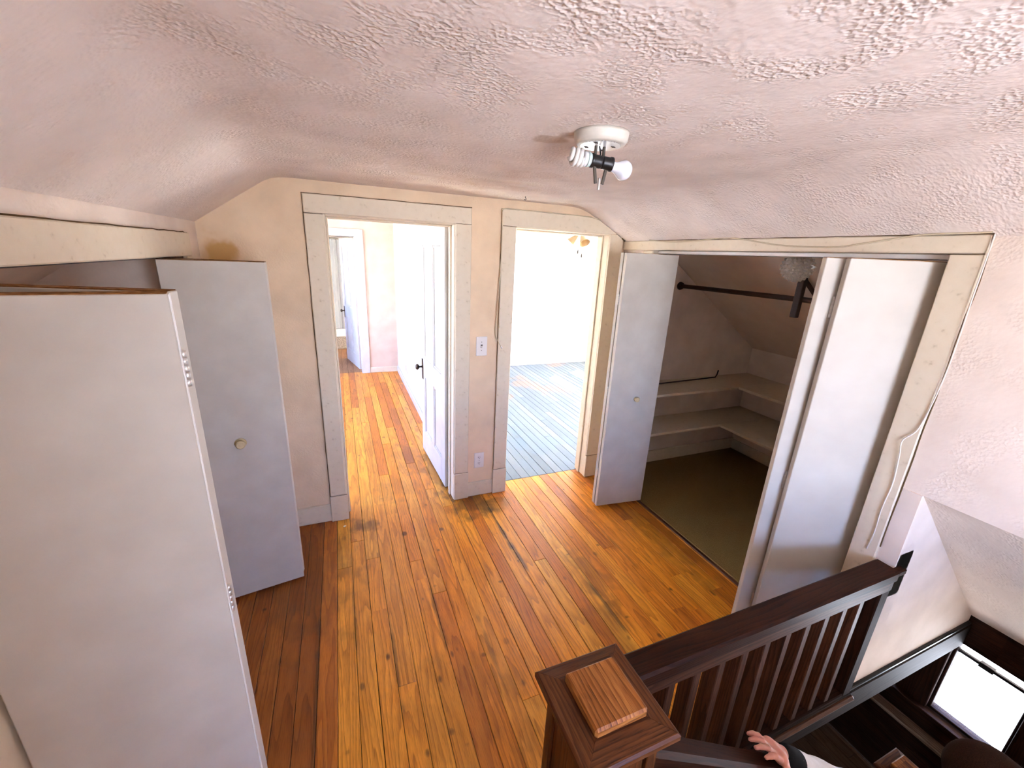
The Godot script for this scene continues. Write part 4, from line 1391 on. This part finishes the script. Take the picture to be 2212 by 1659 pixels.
# ---------------------------------------------------------------- ceiling light
func build_ceiling_light() -> void:
	var c := Vector3(0.735, CEIL, -1.17)
	var l := thing("ceiling_light", c, "bare two-bulb ceiling light with round white canopy and black sockets", "ceiling light")
	var mb := MB.new()
	mb.T = Transform3D(Basis(), c)
	mb.lathe(PackedVector2Array([Vector2(0, -0.033), Vector2(0.064, -0.033), Vector2(0.071, -0.030), Vector2(0.0765, -0.022), Vector2(0.0785, -0.008), Vector2(0.079, 0.003), Vector2(0, 0.003)]), 48)
	var can := part(mb, "canopy", M.canopy, l)
	mb = MB.new()
	mb.T = Transform3D(Basis(), c + Vector3(0, -0.0335, 0))
	mb.lathe(PackedVector2Array([Vector2(0, -0.0005), Vector2(0.058, -0.0005), Vector2(0.06, 0.002), Vector2(0, 0.002)]), 40)
	part(mb, "face_plate", M.ceramic, can)
	for s in [[0.035, 0.015, 0.3], [-0.035, 0.03, 0.3], [-0.03, -0.028, 0.4], [0.028, -0.035, 0.4]]:
		mb = MB.new()
		mb.T = Transform3D(Basis(Vector3.UP, s[2]), c + Vector3(s[0], -0.0345, s[1]))
		mb.bev(Vector3(-0.009, -0.0012, -0.0016), Vector3(0.009, 0.001, 0.0016), 0.0005)
		mb.lathe(PackedVector2Array([Vector2(0, -0.002), Vector2(0.004, -0.0015), Vector2(0.0045, 0.001), Vector2(0, 0.001)]), 10)
		part(mb, "screw_slot", M.slot, can)
	# hanger straps
	for dx in [-0.014, 0.014]:
		mb = MB.new()
		mb.T = Transform3D(Basis(), c)
		mb.bev(Vector3(dx - 0.0035, -0.075, -0.004), Vector3(dx + 0.0035, -0.033, 0.004), 0.001)
		part(mb, "hanger_strap", M.dark_metal, l)
	mb = MB.new()
	mb.tube(PackedVector3Array([c + Vector3(-0.004, -0.035, 0.003), c + Vector3(0.0, -0.055, 0.006), c + Vector3(-0.002, -0.075, 0.003)]), 0.0022, 6)
	part(mb, "wire", M.black, l)
	for s in [-1.0, 1.0]:
		mb = MB.new()
		bar(mb, c + Vector3(0.018 * s, -0.08, 0.012), c + Vector3(0.007 * s, -0.135, 0.012), 0.006, 0.009, 0.001)
		part(mb, "shade_strap", M.dark_metal, l)
	mb = MB.new()
	mb.tube(PackedVector3Array([c + Vector3(0, -0.12, 0.012), c + Vector3(0, -0.152, 0.012)]), 0.0042, 10)
	part(mb, "threaded_stud", M.steel, l)
	# sockets and bulbs along a slightly tilted axis
	var ax := Vector3(0.97, -0.10, 0.2).normalized()
	var zz := ax.cross(Vector3.UP).normalized()
	var at := c + Vector3(0.002, -0.078, 0.012)
	for s in [-1.0, 1.0]:
		var y: Vector3 = ax * s
		mb = MB.new()
		mb.T = Transform3D(Basis(zz, y, zz.cross(y)), at)
		mb.lathe(PackedVector2Array([Vector2(0, 0.0), Vector2(0.016, 0.0), Vector2(0.0175, 0.004), Vector2(0.0175, 0.024), Vector2(0.0195, 0.026), Vector2(0.0195, 0.033), Vector2(0.017, 0.034), Vector2(0, 0.034)]), 24)
		part(mb, "socket", M.black, l)
	# compact fluorescent spiral
	var y := -ax
	var basis := Basis(zz, y, zz.cross(y))
	mb = MB.new()
	mb.T = Transform3D(basis, at)
	mb.lathe(PackedVector2Array([Vector2(0, 0.033), Vector2(0.0165, 0.033), Vector2(0.0185, 0.038), Vector2(0.0195, 0.052), Vector2(0.018, 0.058), Vector2(0, 0.058)]), 24)
	var cf := part(mb, "spiral_bulb_base", M.ceramic, l)
	mb = MB.new()
	mb.T = Transform3D(basis, at)
	mb.lathe(PackedVector2Array([Vector2(0, 0.035), Vector2(0.0176, 0.035), Vector2(0.0199, 0.041), Vector2(0.0201, 0.046), Vector2(0, 0.046)]), 24)
	part(mb, "green_print_band", mat(Color8(206, 226, 218), 0.4), cf)
	mb = MB.new()
	mb.T = Transform3D(basis, at)
	var pts := PackedVector3Array()
	for i in 121:
		var t := i / 120.0
		var ang := t * TAU * 3.4
		var rr := 0.0195 if t < 0.8 else lerpf(0.0195, 0.004, (t - 0.8) / 0.2)
		if t < 0.08: rr = lerpf(0.008, 0.0195, t / 0.08)
		pts.append(Vector3(cos(ang) * rr, 0.057 + 0.042 * t, sin(ang) * rr))
	mb.tube(pts, 0.0062, 10)
	var tube_mat := mat(Color8(232, 226, 218), 0.2, 0.6)
	part(mb, "spiral_tube", tube_mat, cf)
	# incandescent bulb
	y = (ax + Vector3(0, -0.12, 0)).normalized()
	mb = MB.new()
	mb.T = Transform3D(Basis(zz, y, zz.cross(y)), at)
	var prof := PackedVector2Array([Vector2(0.013, 0.03), Vector2(0.0135, 0.04)])
	for i in 17:
		var t := i / 16.0
		var yy := 0.04 + 0.058 * t
		var rad := 0.0135 + 0.0145 * smoothstep(0.0, 0.55, t)
		if t > 0.55: rad = 0.028 * sqrt(maxf(0.0, 1.0 - pow((t - 0.55) / 0.45, 2.0)))
		prof.append(Vector2(rad, yy))
	mb.lathe(prof, 28)
	part(mb, "round_bulb", mat(Color8(236, 236, 242), 0.15, 0.6), l)
	l.rotation.y = 0.0

# ---------------------------------------------------------------- switch, outlet, cables and bits
func build_small_things() -> void:
	var zf := ZF
	var s := thing("light_switch", Vector3(0.916, 1.145, zf), "white toggle light switch plate on the wall between the doorways", "light switch")
	part(boxed(Vector3(0.875, 1.147, zf), Vector3(0.958, 1.287, zf + 0.007), 0.003), "plate", M.plastic, s)
	part(boxed(Vector3(0.909, 1.205, zf + 0.006), Vector3(0.923, 1.23, zf + 0.0075)), "slot", M.slot, s)
	var mb := MB.new()
	mb.T = Transform3D(Basis(Vector3.RIGHT, 0.5), Vector3(0.916, 1.217, zf + 0.006))
	mb.bev(Vector3(-0.0045, -0.006, 0), Vector3(0.0045, 0.006, 0.016), 0.001)
	part(mb, "toggle", M.plastic, s)
	for y in [1.187, 1.248]:
		mb = MB.new()
		mb.T = Transform3D(Basis(Vector3.RIGHT, PI / 2), Vector3(0.916, y, zf + 0.0065))
		mb.lathe(PackedVector2Array([Vector2(0, 0.0018), Vector2(0.003, 0.0014), Vector2(0.0036, 0), Vector2(0, 0)]), 10)
		part(mb, "screw", M.screw, s)

	s = thing("wall_outlet", Vector3(0.918, 0.24, zf), "white duplex wall outlet above the baseboard between the doorways", "outlet")
	part(boxed(Vector3(0.879, 0.243, zf), Vector3(0.958, 0.372, zf + 0.007), 0.003), "plate", M.plastic, s)
	for y in [0.283, 0.332]:
		mb = MB.new()
		mb.T = Transform3D(Basis(Vector3.RIGHT, PI / 2), Vector3(0.918, y, zf + 0.006))
		mb.lathe(PackedVector2Array([Vector2(0, 0.0034), Vector2(0.0165, 0.003), Vector2(0.0175, 0.001), Vector2(0.0175, 0), Vector2(0, 0)]), 20)
		var rc := part(mb, "receptacle", M.plastic, s)
		mb = MB.new()
		for q in [[-0.007, 0.003, 0.0014, 0.005], [0.006, 0.003, 0.0014, 0.004], [0.0, -0.008, 0.0028, 0.0028]]:
			mb.box(Vector3(0.918 + q[0] - q[2], y + q[1] - q[3], zf + 0.009), Vector3(0.918 + q[0] + q[2], y + q[1] + q[3], zf + 0.0102))
		part(mb, "slots", M.slot, rc)
	mb = MB.new()
	mb.T = Transform3D(Basis(Vector3.RIGHT, PI / 2), Vector3(0.918, 0.3075, zf + 0.0065))
	mb.lathe(PackedVector2Array([Vector2(0, 0.0018), Vector2(0.003, 0.0014), Vector2(0.0036, 0), Vector2(0, 0)]), 10)
	part(mb, "screw", M.screw, s)

	# vent grille low on the white wall of the peach room
	s = thing("wall_vent", Vector3(0.78, 0.24, -5.62), "small white vent grille low on the white wall of the peach room", "vent")
	part(boxed(Vector3(0.772, 0.24, -5.74), Vector3(0.78, 0.40, -5.56), 0.002), "frame", M.plastic, s)
	for k in 6:
		part(boxed(Vector3(0.768, 0.258 + k * 0.022, -5.725), Vector3(0.773, 0.268 + k * 0.022, -5.575), 0.001), "louvre", M.steel, s)

	# cables
	var cab := func(pts: Array, r: float, m: Material, label: String) -> void:
		var cv := Curve3D.new()
		for i in pts.size():
			var t: Vector3 = (pts[mini(i + 1, pts.size() - 1)] - pts[maxi(i - 1, 0)]) / 6.0
			cv.add_point(pts[i], -t, t)
		cv.bake_interval = 0.012
		var b := MB.new()
		b.tube(cv.get_baked_points(), r, 7)
		solo(b, "cable", m, label, "cable")
	var z := zf + 0.025
	cab.call([Vector3(1.95, 2.045, z + 0.004), Vector3(1.79, 2.127, z), Vector3(1.5, 2.142, z), Vector3(1.2, 2.142, z), Vector3(1.042, 2.14, z), Vector3(1.033, 2.09, z), Vector3(1.034, 1.82, z), Vector3(1.02, 1.51, z), Vector3(1.013, 1.32, z), Vector3(1.027, 1.265, z + 0.004), Vector3(1.055, 1.215, z + 0.006)], 0.0032, M.cable, "thin tan cable tacked over the sunlit doorway and hanging loose down its left casing")
	mb = MB.new()
	mb.tube(PackedVector3Array([Vector3(1.054, 1.217, z + 0.006), Vector3(1.064, 1.203, z + 0.007)]), 0.0045, 8)
	solo(mb, "cable_plug", M.plastic, "small white plug on the loose end of the cable by the sunlit doorway", "plug")
	var x := XR - 0.024
	cab.call([Vector3(x, 1.996, -2.47), Vector3(x, 1.981, -2.26), Vector3(x, 1.986, -2.06), Vector3(x, 1.999, -1.86), Vector3(x, 1.992, -1.736), Vector3(x, 1.975, -1.62), Vector3(x, 1.956, -1.466), Vector3(x, 1.95, -1.25), Vector3(x, 1.963, -1.145), Vector3(x, 1.98, -1.036), Vector3(x, 1.994, -0.94), Vector3(x, 1.998, -0.76)], 0.0034, M.cable, "thin tan cable sagging across the head board of the right closet")
	cab.call([Vector3(x, 1.99, -0.752), Vector3(x, 1.79, -0.75), Vector3(x, 1.64, -0.747), Vector3(x, 1.47, -0.748), Vector3(x, 1.29, -0.765), Vector3(x - 0.004, 1.223, -0.797), Vector3(x - 0.004, 1.157, -0.79), Vector3(x, 1.036, -0.782), Vector3(x, 0.912, -0.788), Vector3(x, 0.80, -0.784), Vector3(x, 0.715, -0.79)], 0.0024, M.cable_white, "thin white cable loosely stapled down the closet casing above the handrail")

	# a flake of paint, a hook and nail holes
	mb = MB.new()
	mb.T = Transform3D(Basis(Vector3.UP, 0.4), Vector3(-0.082, 0.0, -2.675))
	mb.prism(PackedVector2Array([Vector2(-0.009, -0.004), Vector2(-0.002, -0.008), Vector2(0.008, -0.005), Vector2(0.01, 0.003), Vector2(0.001, 0.007), Vector2(-0.008, 0.005)]), 1, 0.0, 0.003)
	solo(mb, "paint_flake", M.edge, "small white flake of paint lying on the planks by the left plinth block", "paint flake")
	mb = MB.new()
	var hk := PackedVector3Array()
	for i in 13:
		var t := i / 12.0 * PI * 1.4
		hk.append(Vector3(1.097 + 0.006 * sin(t), 2.191 + 0.006 * cos(t) - 0.006, -2.54))
	hk.insert(0, Vector3(1.097, 2.2, -2.54))
	mb.tube(hk, 0.0018, 6)
	solo(mb, "ceiling_hook", M.black, "tiny black hook in the ceiling in front of the sunlit doorway", "hook")

# ---------------------------------------------------------------- the person on the stairs
# bones: [a, b, ra, rb]; a smooth union meshed as surface nets
func skin_mesh(bones: Array, cell: float, k: float, mb: MB) -> void:
	var lo := Vector3.INF
	var hi := -Vector3.INF
	for b in bones:
		for e in 2:
			var r: float = b[2 + e]
			lo = lo.min(b[e] - Vector3.ONE * (r + cell * 2))
			hi = hi.max(b[e] + Vector3.ONE * (r + cell * 2))
	var n := Vector3i(((hi - lo) / cell).ceil()) + Vector3i.ONE
	var f := PackedFloat32Array()
	f.resize(n.x * n.y * n.z)
	f.fill(1.0)
	for b in bones:
		var a: Vector3 = b[0]
		var c: Vector3 = b[1]
		var d := c - a
		var dd := maxf(d.length_squared(), 1e-9)
		var rm: float = maxf(b[2], b[3]) + k * 2.0 + cell * 2
		var i0 := Vector3i(((a.min(c) - Vector3.ONE * rm - lo) / cell).floor()).max(Vector3i.ZERO)
		var i1 := Vector3i(((a.max(c) + Vector3.ONE * rm - lo) / cell).ceil()).min(n - Vector3i.ONE)
		for z in range(i0.z, i1.z + 1):
			for y in range(i0.y, i1.y + 1):
				for x in range(i0.x, i1.x + 1):
					var p := lo + Vector3(x, y, z) * cell
					var t := clampf((p - a).dot(d) / dd, 0.0, 1.0)
					var v := p.distance_to(a + d * t) - lerpf(b[2], b[3], t)
					var id := (z * n.y + y) * n.x + x
					var o := f[id]
					var h := maxf(k - absf(o - v), 0.0) / k
					f[id] = minf(o, v) - h * h * k * 0.25
	var idx := {}
	var pos: Array[Vector3] = []
	for z in n.z - 1:
		for y in n.y - 1:
			for x in n.x - 1:
				var base := (z * n.y + y) * n.x + x
				var inside := 0
				var c8 := [f[base], f[base + 1], f[base + n.x], f[base + n.x + 1], f[base + n.x * n.y], f[base + n.x * n.y + 1], f[base + n.x * n.y + n.x], f[base + n.x * n.y + n.x + 1]]
				for v in c8:
					if v < 0: inside += 1
				if inside == 0 or inside == 8: continue
				var s := Vector3.ZERO
				var cnt := 0
				for e in [[0, 1], [2, 3], [4, 5], [6, 7], [0, 2], [1, 3], [4, 6], [5, 7], [0, 4], [1, 5], [2, 6], [3, 7]]:
					var va: float = c8[e[0]]
					var vb: float = c8[e[1]]
					if (va < 0) == (vb < 0): continue
					var t := va / (va - vb)
					var pa := Vector3(e[0] & 1, (e[0] >> 1) & 1, e[0] >> 2)
					var pb := Vector3(e[1] & 1, (e[1] >> 1) & 1, e[1] >> 2)
					s += pa.lerp(pb, t)
					cnt += 1
				idx[base] = pos.size()
				pos.append(lo + (Vector3(x, y, z) + s / cnt) * cell)
	var nrm: Array[Vector3] = []
	nrm.resize(pos.size())
	nrm.fill(Vector3.ZERO)
	var tris: Array = []
	var st := [1, n.x, n.x * n.y]
	for base in idx:
		var x: int = base % n.x
		var y: int = (base / n.x) % n.y
		var z: int = base / (n.x * n.y)
		var q := [x, y, z]
		for ax in 3:
			var o1 := (ax + 1) % 3
			var o2 := (ax + 2) % 3
			if q[o1] == 0 or q[o2] == 0: continue
			var va := f[base]
			var vb := f[base + st[ax]]
			if (va < 0) == (vb < 0): continue
			var c0: int = base
			var c1: int = base - st[o1]
			var c2: int = base - st[o1] - st[o2]
			var c3: int = base - st[o2]
			if not (idx.has(c1) and idx.has(c2) and idx.has(c3)): continue
			var out := Vector3.ZERO
			out[ax] = 1.0 if va < 0 else -1.0
			for tr in [[c0, c1, c2], [c0, c2, c3]]:
				var i: int = idx[tr[0]]
				var j: int = idx[tr[1]]
				var l: int = idx[tr[2]]
				var g := (pos[j] - pos[i]).cross(pos[l] - pos[i])
				if g.dot(out) < 0: g = -g
				nrm[i] += g
				nrm[j] += g
				nrm[l] += g
				tris.append([i, j, l])
	for t in tris:
		mb.tri(pos[t[0]], pos[t[1]], pos[t[2]], nrm[t[0]].normalized(), nrm[t[1]].normalized(), nrm[t[2]].normalized())

func build_person() -> void:
	# coming up the stairs (facing -x), right hand on the sloping handrail
	var step := -RISE * 5
	var r := thing("person", Vector3(1.62, step, -0.2), "person with short brown hair and white long-sleeved shirt, hand on the sloping handrail", "person")
	var V := func(x: float, y: float, z: float) -> Vector3: return Vector3(x, y, z)
	var head := Vector3(1.635, 0.395, -0.188)
	var neck := Vector3(1.645, 0.245, -0.188)
	var chest := Vector3(1.64, 0.07, -0.19)
	var hips := Vector3(1.64, -0.19, -0.2)
	var sh_r := Vector3(1.59, 0.12, -0.335)
	var el_r := Vector3(1.435, 0.145, -0.475)
	var wr_r := Vector3(1.262, 0.298, -0.522)
	var sh_l := Vector3(1.64, 0.13, -0.05)
	var el_l := Vector3(1.69, -0.09, -0.01)
	var wr_l := Vector3(1.57, -0.25, -0.02)
	var hip_r := hips + Vector3(0, -0.03, -0.08)
	var hip_l := hips + Vector3(0, -0.03, 0.08)
	var kn_r := Vector3(1.49, -0.42, -0.30)
	var an_r := Vector3(1.47, -RISE * 4 + 0.07, -0.30)
	var kn_l := Vector3(1.60, -0.56, -0.14)
	var an_l := Vector3(1.68, step + 0.075, -0.14)
	# skin: head, neck, forearms, hands, ankles, one surface
	var mb := MB.new()
	var f := Vector3(-1, 0, 0)
	skin_mesh([
		[head + Vector3(0.015, 0.02, 0), head + Vector3(-0.01, 0.01, 0), 0.082, 0.078],
		[head + Vector3(-0.03, -0.045, 0), head + Vector3(-0.055, -0.085, 0), 0.06, 0.034],
		[head + Vector3(-0.085, 0.005, 0), head + Vector3(-0.103, -0.03, 0), 0.009, 0.014],
		[head + Vector3(-0.06, 0.03, -0.03), head + Vector3(-0.06, 0.03, 0.03), 0.026, 0.026],
		[head + Vector3(-0.085, -0.062, -0.02), head + Vector3(-0.085, -0.062, 0.02), 0.008, 0.008],
		[head + Vector3(0.01, 0.01, -0.085), head + Vector3(0.01, -0.03, -0.083), 0.016, 0.011],
		[head + Vector3(0.01, 0.01, 0.085), head + Vector3(0.01, -0.03, 0.083), 0.016, 0.011],
		[head + Vector3(0.02, -0.06, 0), neck, 0.048, 0.052],
		[neck, chest, 0.05, 0.09],
		[chest, hips, 0.1, 0.1]], 0.008, 0.025, mb)
	# right hand over the handrail: palm, four bent fingers, thumb; then the left hand
	var rd := Vector3(-0.808, 0.589, 0.0)
	var up := Vector3(0.589, 0.808, 0.0)
	var pal := wr_r + rd * 0.055 + up * 0.005
	var hand := [[wr_r + rd * -0.06, wr_r, 0.026, 0.022], [wr_r, pal + Vector3(0, 0, -0.018), 0.022, 0.02], [wr_r, pal + Vector3(0, 0, 0.018), 0.02, 0.019], [pal + Vector3(0, 0, -0.026), pal + Vector3(0, 0, 0.024), 0.018, 0.018]]
	var fl := [0.062, 0.075, 0.07, 0.054]
	for i in 4:
		var o := pal + rd * 0.022 + Vector3(0, 0, 0.028 - 0.019 * i)
		var sp := Vector3(0, 0, -0.16 - 0.12 * i)
		var d1 := (rd + sp + up * 0.12).normalized()
		var d2 := (rd + sp - up * 0.25).normalized()
		var d3 := (rd * 0.8 + sp - up * 0.7).normalized()
		var k1: Vector3 = o + d1 * fl[i] * 0.48
		var k2: Vector3 = k1 + d2 * fl[i] * 0.34
		var k3: Vector3 = k2 + d3 * fl[i] * 0.28
		hand.append_array([[o, k1, 0.0098, 0.0088], [k1, k2, 0.0086, 0.0078], [k2, k3, 0.0078, 0.0066]])
	var th0 := wr_r + rd * 0.022 + Vector3(0, 0, 0.022)
	var th1 := th0 + (rd * 0.6 + Vector3(0, 0, 0.7) - up * 0.25).normalized() * 0.034
	var th2 := th1 + (rd * 0.9 + Vector3(0, 0, 0.15) - up * 0.5).normalized() * 0.03
	hand.append_array([[th0, th1, 0.013, 0.011], [th1, th2, 0.0105, 0.0085]])
	skin_mesh(hand, 0.004, 0.006, mb)
	var lh := [[el_l.lerp(wr_l, 0.7), wr_l, 0.03, 0.024], [wr_l, wr_l + Vector3(-0.03, -0.07, 0.0), 0.023, 0.026]]
	for i in 4:
		var o := wr_l + Vector3(-0.012 - 0.016 * i, -0.085 + 0.006 * i, 0.0)
		var m := o + Vector3(-0.012, -0.036, 0.004)
		lh.append_array([[o, m, 0.0092, 0.0085], [m, m + Vector3(0.004, -0.032 + 0.003 * i, 0.012), 0.0082, 0.0068]])
	lh.append_array([[wr_l + Vector3(-0.02, -0.02, 0.005), wr_l + Vector3(-0.058, -0.06, 0.012), 0.012, 0.009]])
	skin_mesh(lh, 0.005, 0.008, mb)
	part(mb, "body", M.skin, r)
	# shirt
	mb = MB.new()
	skin_mesh([
		[neck + Vector3(0, -0.06, 0), chest, 0.075, 0.125], [chest + Vector3(0, 0, -0.05), hips + Vector3(0, 0.02, -0.04), 0.115, 0.118], [chest + Vector3(0, 0, 0.05), hips + Vector3(0, 0.02, 0.04), 0.115, 0.118],
		[chest + Vector3(0, 0.05, -0.06), sh_r, 0.085, 0.066], [chest + Vector3(0, 0.05, 0.06), sh_l, 0.085, 0.066],
		[sh_r, el_r, 0.066, 0.053], [el_r, wr_r.lerp(el_r, 0.3), 0.053, 0.042],
		[sh_l, el_l, 0.064, 0.05], [el_l, wr_l.lerp(el_l, 0.14), 0.05, 0.038]], 0.011, 0.03, mb)
	part(mb, "shirt", M.shirt, r)
	mb = MB.new()
	skin_mesh([[wr_r.lerp(el_r, 0.32), wr_r.lerp(el_r, 0.12), 0.043, 0.037]], 0.006, 0.01, mb)
	part(mb, "dark_cuff", M.cuff, r)
	# trousers and shoes
	mb = MB.new()
	skin_mesh([
		[hips + Vector3(0, 0.0, -0.05), hips + Vector3(0, 0.0, 0.05), 0.118, 0.118],
		[hip_r, kn_r, 0.088, 0.062], [kn_r, an_r, 0.062, 0.048], [hip_l, kn_l, 0.088, 0.062], [kn_l, an_l, 0.062, 0.048]], 0.012, 0.03, mb)
	part(mb, "trousers", M.trousers, r)
	for a in [an_r, an_l]:
		mb = MB.new()
		skin_mesh([[a + Vector3(0.02, -0.035, 0), a + Vector3(-0.06, -0.045, 0), 0.036, 0.03], [a + Vector3(-0.05, -0.045, 0), a + Vector3(-0.13, -0.05, 0), 0.032, 0.025], [a, a + Vector3(0.015, -0.03, 0), 0.05, 0.04]], 0.008, 0.02, mb)
		part(mb, "shoe", M.black, r)
	# eyes, hair
	for s in [-1.0, 1.0]:
		mb = MB.new()
		mb.T = Transform3D(Basis(), head + Vector3(-0.082, 0.0, 0.032 * s))
		mb.lathe(PackedVector2Array([Vector2(0, -0.009), Vector2(0.006, -0.006), Vector2(0.009, 0), Vector2(0.006, 0.006), Vector2(0, 0.009)]), 12)
		part(mb, "eye", M.eye, r)
	mb = MB.new()
	skin_mesh([
		[head + Vector3(0.02, 0.055, -0.02), head + Vector3(0.02, 0.055, 0.03), 0.092, 0.09], [head + Vector3(-0.03, 0.08, -0.02), head + Vector3(-0.03, 0.08, 0.02), 0.058, 0.058],
		[head + Vector3(0.05, 0.0, -0.03), head + Vector3(0.06, -0.05, -0.03), 0.07, 0.05], [head + Vector3(0.05, 0.0, 0.03), head + Vector3(0.06, -0.05, 0.03), 0.07, 0.05],
		[head + Vector3(0.02, 0.03, 0.075), head + Vector3(0.03, -0.03, 0.08), 0.03, 0.022], [head + Vector3(0.02, 0.03, -0.075), head + Vector3(0.03, -0.03, -0.08), 0.03, 0.022]], 0.008, 0.02, mb)
	var hair := part(mb, "hair", M.hair, r)
	# loose strands standing off the head
	var tips := MB.new()
	var rg := RandomNumberGenerator.new()
	rg.seed = 5
	for i in 900:
		var u := rg.randf_range(-0.15, 1.0)
		var ph := rg.randf() * TAU
		var d := Vector3(sqrt(1.0 - u * u) * cos(ph), u, sqrt(1.0 - u * u) * sin(ph))
		if d.x < -0.72 and u < 0.4: continue
		var o := head + Vector3(0.02, 0.05, 0.005) + d * Vector3(0.092, 0.092, 0.112)
		var tng := d.cross(Vector3(rg.randf_range(-1, 1), rg.randf_range(-1, 1), rg.randf_range(-1, 1))).normalized()
		var e := o + d * rg.randf_range(0.004, 0.012) + tng * rg.randf_range(0.008, 0.024)
		var sd := d.cross(tng).normalized() * 0.0011
		tips.flat(o - sd, o + sd, e, d)
	var strands := part(tips, "loose_strands", M.hair, hair)
	strands.set_meta("kind", "stuff")
